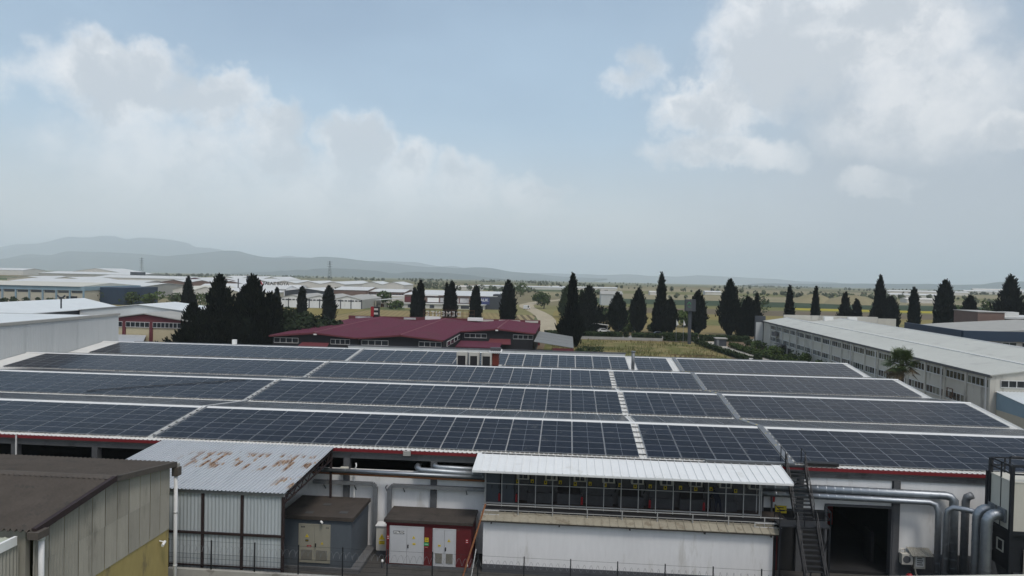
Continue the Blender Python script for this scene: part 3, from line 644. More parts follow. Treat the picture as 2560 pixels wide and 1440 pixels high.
for k, (x, y, wd, h, ky, lb) in enumerate(((-55, 900, 120, 4, 'metal_roof', 'long low white greenhouse far beyond the showroom'), (20, 940, 90, 4, 'metal_roof', 'second long low white greenhouse far beyond the showroom'), (-110, 780, 30, 5, 'pale_wall', 'small white farmhouse on the far plain behind the cypress pair'),
     (95, 760, 16, 4, 'pale_wall', 'low pale farm shed in the pale field behind the totem sign'), (165, 820, 18, 4.5, 'metal_roof', 'white tent roofed farm shed on the far pale field'), (420, 900, 60, 5, 'metal_roof', 'far white farm roofs behind the massive cypress'), (330, 690, 26, 4.5, 'pale_wall', 'white farmhouse behind the rough cypress pair'),
     (560, 1150, 120, 6, 'metal_roof', 'distant white plant buildings at the far plain edge'), (900, 1500, 200, 8, 'metal_roof', 'long distant white works below the far low hill'), (1250, 2000, 320, 12, 'pale_wall', 'distant pale town blocks below the far low hill'), (500, 720, 46, 4, 'metal_roof', 'long white poultry sheds in the far fields'), (250, 640, 22, 4, 'dull_roof', 'small grey barn by the earth heap'))):
    dz = drop(y+14); gable_hall('farm_shed', lb, 'building', x-wd/2, x+wd/2, y, y+14, h*.75+dz, h+dz, 1, 'x', 'pale_wall', ky, 'sheds on the far plain', base=dz)
# farm buildings behind the flame cypress
fm = gable_hall('barn', 'pale barn with blue grey gable behind the flame shaped cypress', 'barn', -4, 14, 420, 436, 6.0, 8.0, 2, 'y', 'grey_clad', 'light_roof')
gable_hall('barn', 'grey sheet barn behind the ragged conifer', 'barn', 22, 36, 470, 490, 7.4, 9.4, 1, 'x', 'grey_clad', 'dull_roof')
for x, y, r_, lb in ((208, 620, 14, 'pale earth heap behind the massive cypress, smaller one'), (236, 610, 18, 'pale earth heap beside the round field trees')):
    mb = MB(); n = 14
    for j in range(4):
        for k in range(n): rr = r_*(1-j/3.4); a = 2*math.pi*k/n; mb.v.append((x+rr*math.cos(a)*1.4, y+rr*math.sin(a), 7*(1-(1-j/3.)**2)*(1+.1*math.sin(a*3+j))))
    for j in range(3):
        for k in range(n): mb.f.append((j*n+k, j*n+(k+1) % n, (j+1)*n+(k+1) % n, (j+1)*n+k)); mb.m.append(0)
    mb.f.append(tuple(3*n+k for k in range(n))); mb.m.append(0); solo('earth_heap', mb, 'f_pale', lb, 'earth heap', None, True)
solo('orange_net_wall', bx(-152, -138, 296, 297, 0, 5.2), 'orange_net', 'orange wall peeping between the dark conifers', 'wall')
def pylon(x, y, h, lb):
    mb = MB(); b = h*.09
    for sx in (-1, 1):
        for sy in (-1, 1): mb.bar((x+sx*b, y+sy*b, 0), (x+sx*.4, y+sy*.4, h), .22)
    for k in range(6):
        z0 = h*k/6.5; z1 = h*(k+1)/6.5; a0 = b*(1-k/6.5); a1 = b*(1-(k+1)/6.5); mb.bar((x-a0, y, z0), (x+a1, y, z1), .22); mb.bar((x+a0, y, z0), (x-a1, y, z1), .22)
    for z in (.72, .84, .95): mb.bar((x-h*.13, y, h*z), (x+h*.13, y, h*z), .3)
    solo('power_pylon', mb, 'slate', lb, 'pylon', 'power pylons over the plain')
pylon(-760, 1210, 34, 'lattice pylon rising behind the huge white hall'); pylon(-395, 1150, 34, 'lattice pylon on the plain behind the paint works')
mb = bx(-740, -725, 1040, 1041, 2, 12); solo('far_billboard', bx(-452, -436, 700, 701, 6, 13), 'slate', 'dark far billboard on posts before the huge white hall', 'billboard')
# ================================================================== MIDDLE DISTANCE
# maroon restaurant building
mr = thing('maroon_building', 'charcoal building under a triple maroon metal roof', 'building', (-34, 168, 0))
ZE, ZR, YF, YB = 6.0, 6.85, 143., 197.
GX = [(-61.6, -43.0, YF), (-43.0, -25.2, YF), (-25.2, -7.6, 166.)]
for i, (a, b, yf) in enumerate(GX):
    m_ = (a+b)/2
    part('facade_wall', MB().prism([(a+.3, 0), (b-.3 if i == 2 else b, 0), (b-.3 if i == 2 else b, ZE-.1), (m_, ZR-.15), (a+.3, ZE-.1)], yf+.6, YB-.3), 'charcoal', mr)
    for x0, x1, z0, z1 in ((a-(.3 if i == 0 else 0), m_, ZE-.02, ZR), (m_, b+(.3 if i == 2 else (0 if i == 0 else .2)), ZR, ZE-.02)):
        part('roof_slope', MB().hexa([(x0, yf, z0-.16), (x1, yf, z1-.16), (x1, YB, z1-.16), (x0, YB, z0-.16), (x0, yf, z0), (x1, yf, z1), (x1, YB, z1), (x0, YB, z0)]).corr((x0, yf, z0+.02), (x0, YB, z0+.02), (x1, yf, z1+.02), (x1, YB, z1+.02), int((YB-yf)/1.1), -.06, trap=True), 'maroon_roof', mr)
    part('ridge_cap', MB().hexa([(m_-.35, yf-.05, ZR-.02), (m_+.35, yf-.05, ZR-.02), (m_+.35, YB, ZR-.02), (m_-.35, YB, ZR-.02), (m_-.08, yf-.05, ZR+.1), (m_+.08, yf-.05, ZR+.1), (m_+.08, YB, ZR+.1), (m_-.08, YB, ZR+.1)]), 'maroon', mr)
    part('fascia', MB().hexa([(a-.3, yf-.12, ZE-.32), (m_, yf-.12, ZR-.32), (m_, yf-.02, ZR-.32), (a-.3, yf-.02, ZE-.32), (a-.3, yf-.12, ZE), (m_, yf-.12, ZR), (m_, yf-.02, ZR), (a-.3, yf-.02, ZE)]), 'maroon', mr)
    part('fascia', MB().hexa([(m_, yf-.12, ZR-.32), (b, yf-.12, ZE-.32), (b, yf-.02, ZE-.32), (m_, yf-.02, ZR-.32), (m_, yf-.12, ZR), (b, yf-.12, ZE), (b, yf-.02, ZE), (m_, yf-.02, ZR)]), 'maroon', mr)
def win(parent, x0, x1, z0, z1, y, n, fr='white_steel', gl='glass', t=.09, name='window'):
    """window in a wall facing -y: frame with n panes"""
    f = MB(); f.box(x0, x1, y-.1, y, z1-t, z1).box(x0, x1, y-.1, y, z0, z0+t)
    wd = (x1-x0)/n
    for k in range(n+1):
        x = x0+k*wd; f.box(max(x0, x-t/2), min(x1, x+t/2), y-.1, y, z0+t, z1-t)
    o = part(name, f, fr, parent)
    for k in range(n): part('pane', bx(x0+k*wd+t*.4, x0+(k+1)*wd-t*.4, y-.05, y-.02, z0+t*.9, z1-t*.9), gl, o)
    return o
yw = YF+.6
for a, b in ((-61.0, -55.8), (-48.9, -44.8), (-42.3, -36.7), (-30.3, -25.6)): win(mr, a, b, 4.45, 5.55, yw, 4)
for a, b in ((-24.2, -18.9), (-12.6, -7.9)): win(mr, a, b, 4.45, 5.5, 166.6, 4)
for k in range(4): # side windows of the step
    y = 146.5+k*4.8; o = part('window', bx(-25.0, -24.9, y, y+3.6, 4.3, 5.4), 'white_steel', mr); part('pane', bx(-24.95, -24.86, y+.15, y+3.45, 4.42, 5.28), 'glass', o)
for a, b, y, z in ((-55.3, -48.9, yw, 4.6), (-18.4, -12.9, 166.6, 4.3)):
    aw = part('awning', MB().hexa([(a, y-3.0, z-.95), (b, y-3.0, z-.95), (b-.3, y, z), (a+.3, y, z), (a, y-3.0, z-.85), (b, y-3.0, z-.85), (b-.3, y, z+.1), (a+.3, y, z+.1)]), 'maroon', mr)
part('low_roof', MB().hexa([(-25, 158, 3.0), (-15, 158, 3.0), (-15, 166, 3.6), (-25, 166, 3.6), (-25, 158, 3.2), (-15, 158, 3.2), (-15, 166, 3.8), (-25, 166, 3.8)]), 'maroon_roof', mr)
part('parapet', bx(-62, -7.4, YB+.1, YB+.5, 0, 7.0), 'maroon', mr)
for x, y, z in ((-52, 143.3, 6.5), (-16.4, 165.8, 6.5), (-57, 143.5, 6.3)): part('floodlight', bx(x-.3, x+.3, y-.5, y-.1, z-.15, z+.1), 'paper', mr)
for a, b in ((-60, -55), (-46, -42.6), (-38.6, -36), (-25, -20.5), (-19, -13), (-11.6, -8)): part('parapet_print', bx(a, b, YB-.06, YB+.08, 6.3, 6.85), 'banner_pic' if a < -40 else 'facade_grey', mr)
for x in (-39.6, -27.6): part('roof_unit', bx(x, x+4.2, YB-1.6, YB-.4, 6.5, 7.35), 'paper', mr)
# mirrored roof letters (they face the street on the far side)
dm = thing('roof_letters', 'pale roof letters DEMENTE seen from behind on a thin lattice', 'sign', (-35, 197.6, 7))
fr = MB()
for z in (7.25, 8.2, 9.2): fr.bar((-40.5, 197.9, z), (-26, 197.9, z), .09)
for x in np.arange(-40.5, -25.9, 1.6): fr.bar((x, 197.9, 6.6), (x, 197.9, 9.3), .08)
part('lattice', fr, 'rust_steel', dm)
for k, ch in enumerate('DEMENTE'): text('letter', ch, (-30.6-k*1.46, 198.05, 8.05), 1.95, 'pale_wall', dm, (math.pi/2, 0, math.pi), .04)
rsn = thing('roof_sign_box', 'red and black sign box with white print on the maroon roof edge', 'sign', (-54.3, 197, 7)); part('box', bx(-55.4, -53.2, 196.6, 198, 6.9, 9.7), 'ink', rsn); part('side_panel', bx(-55.45, -54.55, 196.5, 196.6, 6.9, 9.7), 'red', rsn)
for z in (7.5, 8.7): part('print', bx(-54.5, -53.35, 196.5, 196.59, z, z+.55), 'facade_grey', rsn)
# grey lean-to at its side
lt2 = thing('lean_to', 'grey sheet lean-to with dark seams at the end of the maroon building', 'shed', (-3, 170, 0))
for k in range(4):
    y0 = 156.5+k*7.2; part('roof_sheet', MB().hexa([(-7.2, y0, 4.9), (1.6, y0, 3.7), (1.6, y0+7.0, 3.7), (-7.2, y0+7.0, 4.9), (-7.2, y0, 5.0), (1.6, y0, 3.8), (1.6, y0+7.0, 3.8), (-7.2, y0+7.0, 5.0)]), 'lean_roof', lt2)
for x, y in ((-6.8, 157), (1.2, 157), (1.2, 170), (1.2, 184)): part('post', bx(x-.12, x+.12, y-.12, y+.12, 0, 3.7), 'dark', lt2)
part('front_board', bx(-3, 1.6, 156.2, 156.45, 2.9, 3.65), 'maroon', lt2)
broadleaf(5.5, 165, 3.0, 7, 600, 'dense green shrub beside the grey lean-to, on the lawn', None, 'leaf_dark', 1200, .2, 'bush', 'shrub')
broadleaf(-5.2, 150, 3.4, 5, 601, 'dark shrub under the front board of the lean-to', None, 'leaf_dark', 900, .2, 'bush', 'shrub')
# street hedge, totem, flags, hut, racks
def hedge(x0, x1, y0, y1, h, seed, label, n):
    r = np.random.RandomState(seed); c = np.stack([x0+(x1-x0)*r.rand(n), y0+(y1-y0)*r.rand(n), h*(r.rand(n)**.6)], 1)
    k = r.randint(0, 3, n); c[k == 0, 1] = y0; c[k == 1, 2] = h; c += r.randn(n, 3)*.12; c[:, 2] = np.maximum(c[:, 2], .05)
    u = unit(r.randn(n, 3)); v = unit(np.cross(u, r.randn(n, 3))); me = quads_mesh('hedge', c-np.array([(x0+x1)/2, (y0+y1)/2, 0]), u*.24, v*.24, 'leaf_dark')
    mb = bx(x0+.2, x1-.2, y0+.2, y1-.2, 0, h-.15); mb.v = [(a-(x0+x1)/2, b-(y0+y1)/2, c_) for a, b, c_ in mb.v]
    tag(link('hedge', join_core(me, mb), ((x0+x1)/2, (y0+y1)/2, 0)), label, 'hedge')
hedge(-7.0, 17.4, 223, 225, 1.9, 1, 'clipped dark hedge along the street up to the narrow gate', 2600); hedge(18.0, 19.2, 223, 225, 1.9, 2, 'short clipped hedge piece between the gate gaps', 260)
hedge(20.4, 29.5, 223, 225, 1.9, 3, 'clipped dark hedge between the gate gap and the totem wall', 1100); hedge(29.9, 40.5, 222, 224.5, 2.3, 4, 'taller clipped hedge around the foot of the totem sign', 1500); hedge(41.5, 57, 225.5, 227.5, 1.6, 5, 'low dull hedge along the street beside the hut', 1300)
solo('street_wall', bx(-7, 29.5, 221.4, 221.7, 0, .8), 'concrete_light', 'low concrete wall in front of the street hedge', 'wall')
tt = thing('totem_sign', 'tall grey totem with a box sign on a thick mast', 'sign', (36.4, 214, 0)); part('mast', bx(35.95, 36.85, 213.6, 214.4, 0, 9.8), 'slate', tt)
hd = part('sign_box', bx(34.9, 37.9, 213.1, 214.9, 9.8, 13.3), 'slate', tt); part('front_panel', bx(35.0, 36.9, 213.0, 213.09, 9.95, 13.15), 'plinth', hd)
mb = MB(); mb.bar((35.4, 212.97, 11.8), (36.0, 212.97, 12.6), .16).bar((36.0, 212.97, 12.6), (36.5, 212.97, 11.8), .16).bar((35.6, 212.97, 11.2), (36.4, 212.97, 11.0), .14); part('logo', mb, 'green', hd)
for k, (x, lb) in enumerate(((33.6, 'white flag on a thin pole near the very tall cypress'), (35.75, 'white flag on a thin pole right beside the totem mast'))):
    fg = thing('flag_pole', lb, 'flag', (x, 221, 0)); mb = MB(); mb.tube([(x, 221, 0), (x, 221, 6.9)], .05, 6); part('pole', mb, 'alu', fg)
    mb = MB()
    for j in range(5): mb.face([(x+.05+j*.12, 221+.08*math.sin(j), 6.7-j*.28), (x+.17+j*.12, 221+.08*math.sin(j+1), 6.42-j*.28), (x+.17+j*.12, 221+.08*math.sin(j+1), 4.9+j*.05), (x+.05+j*.12, 221+.08*math.sin(j), 5.0+j*.05)])
    part('cloth', mb, 'paper', fg)
ht = thing('guard_hut', 'small grey sheet hut at the path bend by the street', 'hut', (44.9, 211, 0)); part('wall', bx(43.4, 46.4, 210, 212.5, 0, 2.1), 'slate', ht); part('roof', bx(43.2, 46.7, 209.7, 212.8, 2.1, 2.35), 'dull_roof', ht); part('door', bx(43.6, 44.3, 209.93, 209.99, 0, 1.9), 'galv_dull', ht)
for k in range(9):
    x = 24.2+k*1.15; rk = MB(); z1 = 1.9
    for a in (0, .95): rk.bar((x+a, 166, 0), (x+a, 166, z1), .07).bar((x+a, 167, 0), (x+a, 167, z1), .07)
    for z in (.5, 1.2, z1): rk.bar((x, 166, z), (x+.95, 166, z), .06).bar((x, 167, z), (x+.95, 167, z), .06)
    if k in (2, 4, 6): rk.box(x+.1, x+.8, 166.1, 166.8, .1, 1.3)
    solo('steel_rack', rk, 'rust_steel', 'rusty steel rack in the row standing on the lawn edge', 'rack', 'rusty racks on the lawn')
def lowhedge(pts, h, wd, seed, label, key):
    r = np.random.RandomState(seed); pts = np.array(pts, float); seg = np.linalg.norm(np.diff(pts, axis=0), axis=1); cs = np.r_[0, np.cumsum(seg)]; n = int(cs[-1]*70)
    t = r.rand(n)*cs[-1]; c = np.stack([np.interp(t, cs, pts[:, 0])+(r.rand(n)-.5)*wd, np.interp(t, cs, pts[:, 1]), h*r.rand(n)**.6*(.8+.3*np.sin(t*2.1)*r.rand(n))], 1)
    u = unit(r.randn(n, 3)); v = unit(np.cross(u, r.randn(n, 3))); c0 = c.mean(0); c0[2] = 0
    tag(link('hedge', quads_mesh('hedge', c-c0, u*.22, v*.22, key), c0), label, 'hedge')
lowhedge([(39, 218), (39.6, 205), (41.0, 192), (43.2, 176), (44, 160)], 1.5, 1.4, 11, 'dark hedge between lawn and curving path', 'leaf_dark')
lowhedge([(47.2, 207), (48.6, 192), (51.4, 176), (53, 160), (53, 140)], 1.6, 2.0, 12, 'fresh green hedge between curving path and factory garden', 'leaf')
r_ = random.Random(3)
for k in range(22):
    y = 205-k*3.6; x = 51+ (205-y)*.05+r_.random()*3.2
    if x > 55.2: x = 55.2-r_.random()*1.2
    broadleaf(x, y, 1.6+r_.random()*1.8, 2.2+r_.random()*1.4, 700+k, 'garden shrub growing along the white factory wall', 'shrubs of the factory garden', 'leaf' if k % 3 else 'leaf_dark', 320, .17, 'bush', 'shrub')
broadleaf(44.0, 168, 2.6, 2.6, 740, 'rose bush beside the white notice at the path edge', None, 'leaf_dark', 420, .16, 'bush', 'shrub'); solo('notice_board', bx(42.2, 43.1, 167.3, 167.4, .2, 1.5), 'paper', 'small white notice at the path edge', 'sign')
def lawn_grass():
    r = np.random.RandomState(21); n = 9000; x = -4+44*r.rand(n); y = 112+104*r.rand(n); k = np.sin(x*.35+1.7*np.sin(y*.11))+np.sin(y*.23+x*.12)+r.randn(n)*.8; ok = k > .1; x, y = x[ok], y[ok]; n = len(x)
    h = .12+.3*r.rand(n); a = r.rand(n)*3.14; u = np.stack([np.cos(a), np.sin(a), 0*a], 1)*(.06+.08*r.rand(n))[:, None]; v = np.stack([r.randn(n)*.06, r.randn(n)*.06, h], 1)
    o = link('grass', quads_mesh('grass', np.stack([x, y, h+.02], 1), u, v, 'dry_grass'), (0, 0, 0)); o['kind'] = 'stuff'; o['label'] = 'rough half dry grass on the lawn'
lawn_grass()
def car(x, y, z, rot, key, label, cat='car', van=False, L=4.4, W=1.8, H=1.45):
    o = thing('parked_'+cat, label, cat, (x, y, z)); o.rotation_euler.z = rot
    def lp(name, mb, k, p=o, smooth=False):
        me = mb.mesh(name, k, Vector((0, 0, 0)), smooth); q = bpy.data.objects.new(name, me); COL.objects.link(q); q.parent = p; return q
    h = H; l = L/2
    prof = [(-l, .35), (l, .35), (l, .75), (l*.72, .92), (l*.38, h), (-l*.95, h), (-l, .9)] if van else [(-l, .35), (l, .35), (l, .7), (l*.5, .85), (l*.2, h), (-l*.55, h), (-l*.85, .92), (-l, .85)]
    lp('body', MB().prism(prof, -W/2, W/2, axis='y'), key)
    lp('side_window', bx(-l*.5, l*.28, -W/2-.01, W/2+.01, .92, h-.12), 'glass')
    for sx in (-.62, .62):
        for sy in (-1, 1):
            mb = MB(); mb.tube([(sx*l, sy*W/2-sy*.18, .33), (sx*l, sy*W/2+sy*.02, .33)], .33, 12); lp('wheel', mb, 'tyre')
    return o
car(-88.5, 226, 0, .1, 'car_white', 'white delivery van parked behind the maroon roof', 'van', True, 5.2, 2.0, 2.3); car(12.8, 249, 0, .2, 'car_white', 'white car under the ragged conifer on the field edge'); car(31, 240.5, 0, .05, 'car_dark', 'dark car parked under the very tall cypress'); car(-22.5, 395, 0, 1.2, 'car_white', 'white van on the dirt road bend by the showroom', 'van', True, 5.2, 2.0, 2.2)
sh2 = thing('car_shade', 'white fabric shade roof over the parked white car', 'canopy', (12, 247.5, 0)); part('cloth', MB().hexa([(7.5, 247.6, 3.3), (14.5, 247.6, 2.5), (14.5, 251, 2.5), (7.5, 251, 3.3), (7.5, 247.6, 3.38), (14.5, 247.6, 2.58), (14.5, 251, 2.58), (7.5, 251, 3.38)]), 'paper', sh2)
for x in (8, 14): part('post', bx(x-.06, x+.06, 247.8, 247.92, 0, 2.6), 'white_steel', sh2)
# left neighbour: tall grey sheet wall building
lw = thing('grey_sheet_hall', 'tall grey sheet clad hall with pale roof joining the solar factory', 'factory', (-85, 84, 0))
for k in range(10):
    y0 = 58+k*4.76; part('cladding_sheet', MB().corr((-70, y0, 0), (-70, y0+4.74, 0), (-70, y0, 12.1), (-70, y0+4.74, 12.1), 16, .025, trap=True), 'grey_clad', lw)
part('coping', bx(-70.5, -69.85, 57.8, 105.8, 12.1, 12.45), 'dull_roof', lw); part('back_wall', bx(-120, -70.02, 105.3, 105.6, 0, 12.05), 'grey_clad', lw); part('near_wall', bx(-120, -70.02, 58, 58.3, 0, 12.05), 'grey_clad', lw)
part('roof', MB().hexa([(-120, 58, 11.6), (-70.55, 58, 11.9), (-70.55, 105.6, 11.9), (-120, 105.6, 11.6), (-120, 58, 11.75), (-70.55, 58, 12.05), (-70.55, 105.6, 12.05), (-120, 105.6, 11.75)]), 'light_roof', lw)
for i, (a, b, c, d, lb) in enumerate(((-136, -116.9, 116, 176, 'hall with a wide white gabled roof and dark gable behind the grey sheet hall'), )):
    gable_hall('white_roof_hall', lb, 'factory', a, b, c, d, 9.0, 11.0, 1, 'y', 'slate', 'light_roof')
mb = MB(); mb.tube([(-113, 150, 10), (-113, 150, 12.6)], .16, 8); mb.tube([(-113.9, 150, 12.9), (-113.5, 150, 12.5), (-113, 150, 12.4), (-112.5, 150, 12.5), (-112.1, 150, 12.9)], .18, 6); solo('roof_vent', mb, 'slate', 'forked dark vent pipe on the white gabled roof', 'vent')
# red gabled cream factory
rg = thing('red_gable_factory', 'cream factory with red gable, maroon posts and window strips', 'factory', (-93, 170, 0))
part('wall', bx(-103.5, -83.3, 150.2, 160, 0, 6.2), 'cream_wall', rg); part('gable', MB().prism([(-103.5, 6.2), (-83.3, 6.2), (-83.3, 7.7), (-93.4, 9.1), (-103.5, 7.7)], 150.1, 160), 'maroon', rg)
for x0, x1, z0, z1 in ((-104.0, -93.4, 7.75, 9.25), (-93.4, -82.8, 9.25, 7.75)): part('roof_slope', MB().hexa([(x0, 149.6, z0), (x1, 149.6, z1), (x1, 160.2, z1), (x0, 160.2, z0), (x0, 149.6, z0+.2), (x1, 149.6, z1+.2), (x1, 160.2, z1+.2), (x0, 160.2, z0+.2)]), 'dull_roof', rg)
for x in (-98.2, -91.9, -83.6): part('post', bx(x-.35, x+.35, 149.9, 150.25, 0, 7.2), 'maroon', rg)
for a, b, n in ((-103.2, -98.6, 5), (-97.8, -92.3, 5), (-91.5, -84.0, 8)): win(rg, a, b, 6.25, 7.45, 150.08, n)
gable_hall('white_roof_hall', 'hall with a white gabled roof right behind the red gable factory', 'factory', -116.4, -86.7, 160.8, 176, 9.1, 10.6, 1, 'y', 'light_roof', 'light_roof')
part('sheet', MB().hexa([(-103, 138, 3.6), (-86.5, 138, 3.6), (-93, 150, 4.4), (-103, 150, 4.4), (-103, 138, 3.75), (-86.5, 138, 3.75), (-93, 150, 4.55), (-103, 150, 4.55)]), 'blue_tin', thing('yard_canopy', 'blue grey yard canopy in front of the red gable factory', 'canopy', (-95, 144, 0)))
solo('yard_shed', MB().hexa([(-92, 137, 0), (-80, 137, 0), (-80, 149, 0), (-92, 149, 0), (-92, 137, 2.6), (-80, 137, 2.6), (-80, 149, 3.2), (-92, 149, 3.2)]), 'maroon', 'dark red low shed between canopy and conifer grove', 'shed')
# white long factory
wf = thing('white_factory', 'long two storey grey white factory with window bands and pale membrane roof', 'factory', (66, 153, 0))
YN, YQ, XW = 98.3, 208., 56.3
part('side_wall', bx(XW, XW+.4, YN, YQ, 0, 7.75), 'facade_grey', wf); part('end_wall', MB().prism([(XW+.42, 0), (84, 0), (84, 8.1), (77.4, 9.05), (69.7, 7.95), (62.5, 8.85), (XW+.42, 7.75)], YN, YN+.4), 'facade_grey', wf); part('far_wall', MB().prism([(XW+.42, 0), (84, 0), (84, 8.1), (77.4, 9.05), (69.7, 7.95), (62.5, 8.85), (XW+.42, 7.75)], YQ-.4, YQ), 'facade_grey', wf)
part('rear_wall', bx(83.6, 84, YN+.42, YQ-.42, 0, 8.05), 'facade_grey', wf)
for x0, x1, z0, z1 in ((XW-.35, 62.5, 7.85, 8.95), (62.5, 69.7, 8.95, 8.05), (69.7, 77.4, 8.05, 9.15), (77.4, 84.3, 9.15, 8.1)):
    part('roof_slope', MB().hexa([(x0, YN-.3, z0-.15), (x1, YN-.3, z1-.15), (x1, YQ, z1-.15), (x0, YQ, z0-.15), (x0, YN-.3, z0), (x1, YN-.3, z1), (x1, YQ, z1), (x0, YQ, z0)]), 'membrane', wf)
for x, z in ((62.5, 8.95), (77.4, 9.15)): part('ridge_cap', bx(x-.14, x+.14, YN-.32, YQ, z-.02, z+.1), 'ridge', wf)
part('eave_fascia', bx(XW-.42, XW-.355, YN-.3, YQ, 7.5, 7.86), 'concrete', wf)
nb = 18; bay = (YQ-7-YN-.4)/nb
for k in range(nb+1):
    y = YN+.2+k*bay; part('pilaster', bx(XW-.22, XW-.002, y-.2, y+.2, 0, 7.48), 'facade_grey', wf)
    if k % 2 == 0 and k < 17:
        mb = MB(); mb.tube([(XW-.35, y+.45, 0), (XW-.35, y+.45, 7.5)], .11, 8); part('downpipe', mb, 'white_steel', wf)
    if k == nb: break
    for row, (z0, z1) in enumerate(((6.0, 7.15), (2.9, 4.1))):
        if row == 1 and k == 0: continue
        f = MB(); a, b = y+.35, y+bay-.35; n = 5; t = .08; wdt = (b-a)/n
        f.box(XW-.1, XW-.002, a, b, z1-t, z1).box(XW-.16, XW-.002, a-.1, b+.1, z0-.06, z0+t)
        for j in range(n+1): yy = a+j*wdt; f.box(XW-.1, XW-.002, max(a, yy-t/2), min(b, yy+t/2), z0+t, z1-t)
        o = part('window', f, 'white_steel', wf)
        for j in range(n): part('pane', bx(XW-.05, XW-.003, a+j*wdt+t*.45, a+(j+1)*wdt-t*.45, z0+t*.9, z1-t*.9), 'glass_pale' if (k*7+j*3+row*5) % 11 < (4 if row else 2) else 'glass', o)
part('corner_panel', bx(53.9, XW+.5, YQ+.05, YQ+.6, 0, 9.2), 'slate', wf); part('corner_glazing', bx(54.1, 56.1, YQ-.02, YQ+.04, .8, 7.4), 'grey_clad', wf)
win(wf, 57.4, 60.4, 6.2, 7.2, YN-.005, 3); win(wf, 61.4, 64.4, 6.2, 7.2, YN-.005, 3)
for x in (73.5, 80): part('roof_unit', bx(x-1.2, x+1.2, YQ-2.5, YQ-1.6, 8.4, 9.6), 'paper', wf)
part('rear_parapet', bx(62, 88, YQ+.5, YQ+.9, 0, 9.7), 'facade_grey', wf); part('parapet_end', bx(88.1, 93, YQ+.5, YQ+.9, 0, 9.3), 'cream', wf)
for y in (107.2, ): part('lift_frame', MB().bar((XW-.6, y-.6, 3.4), (XW-.6, y+.9, 3.4), .1).bar((XW-.6, y-.6, 4.6), (XW-.6, y+.9, 4.6), .1).bar((XW-.6, y-.6, 3.4), (XW-.6, y-.6, 4.6), .1).bar((XW-.6, y+.9, 3.4), (XW-.6, y+.9, 4.6), .1), 'rust_steel', wf)
part('extract_box', bx(XW-1.3, XW-.25, 193, 195.5, 4.7, 5.8), 'concrete', wf); part('entrance_canopy', bx(XW-1.8, XW-.24, 186, 191, 2.9, 3.1), 'concrete', wf); part('entrance', bx(XW-.3, XW-.23, 186.3, 190.6, 0, 2.9), 'plinth', wf); part('dark_door', bx(XW-.32, XW-.23, 182, 184.4, 0, 2.4), 'dark', wf)
# lean-to in front of its near end
an = thing('side_shed', 'blue and cream side shed with ribbed roof at the white factory end', 'shed', (62, 88, 0))
part('wall', bx(56.9, 75, 78, 98.2, 0, 3.3), 'sand_wall', an); part('blue_band', MB().prism([(78, 3.3), (98.2, 3.3), (98.2, 5.6), (78, 3.5)], 56.88, 57.1, axis='x'), 'blue_trim', an); part('roof', MB().corr((56.7, 77.6, 3.5), (75, 77.6, 3.5), (56.7, 98.2, 5.7), (75, 98.2, 5.7), 40, .06, trap=True), 'light_roof', an)
part('gate', bx(56.8, 56.87, 80, 84, .3, 2.8), 'plinth', an); part('gate', bx(56.8, 56.87, 85, 90, .3, 2.9), 'facade_grey', an)
# navy fascia building and houses behind
nv = thing('navy_fascia_building', 'long building with navy fascia band, window strip and flat pale roof', 'building', (112, 175, 0))
part('wall', bx(92, 150, 172, 200, 0, 6.8), 'facade_grey', nv); part('fascia', bx(91.6, 150.4, 171.4, 172, 6.6, 8.9), 'navy', nv); part('side_fascia', bx(91.4, 92, 172.02, 200, 6.6, 8.9), 'navy', nv); part('roof', MB().prism([(93, 8.2), (150, 8.2), (150, 9.6), (120, 10.4), (100, 8.9)], 172.2, 200), 'dull_roof', nv)
for k in range(9): win(nv, 92.8+k*6, 97.6+k*6, 5.2, 6.4, 171.95, 3)
ph = thing('plum_block', 'flat plum coloured block rising behind the navy fascia', 'building', (99, 205, 0)); part('wall', bx(112, 119, 203, 215, 0, 12.0), 'brown_wall', ph); part('cap', bx(111.8, 119.2, 202.8, 215.2, 12.0, 12.15), 'dull_roof', ph)
st = thing('stone_house', 'stone patterned house with white flat roof and small white hut on top', 'house', (135, 208, 0)); part('wall', bx(120, 150, 204, 216, 0, 10.4), 'stonewall', st); part('roof', bx(118.8, 151, 203, 217, 10.4, 10.9), 'metal_roof', st); part('roof_hut', bx(120.5, 124.5, 206, 209, 10.9, 12.1), 'metal_roof', st); part('door', bx(120.2, 122, 203.9, 203.99, 7.6, 9.4), 'dark', st)
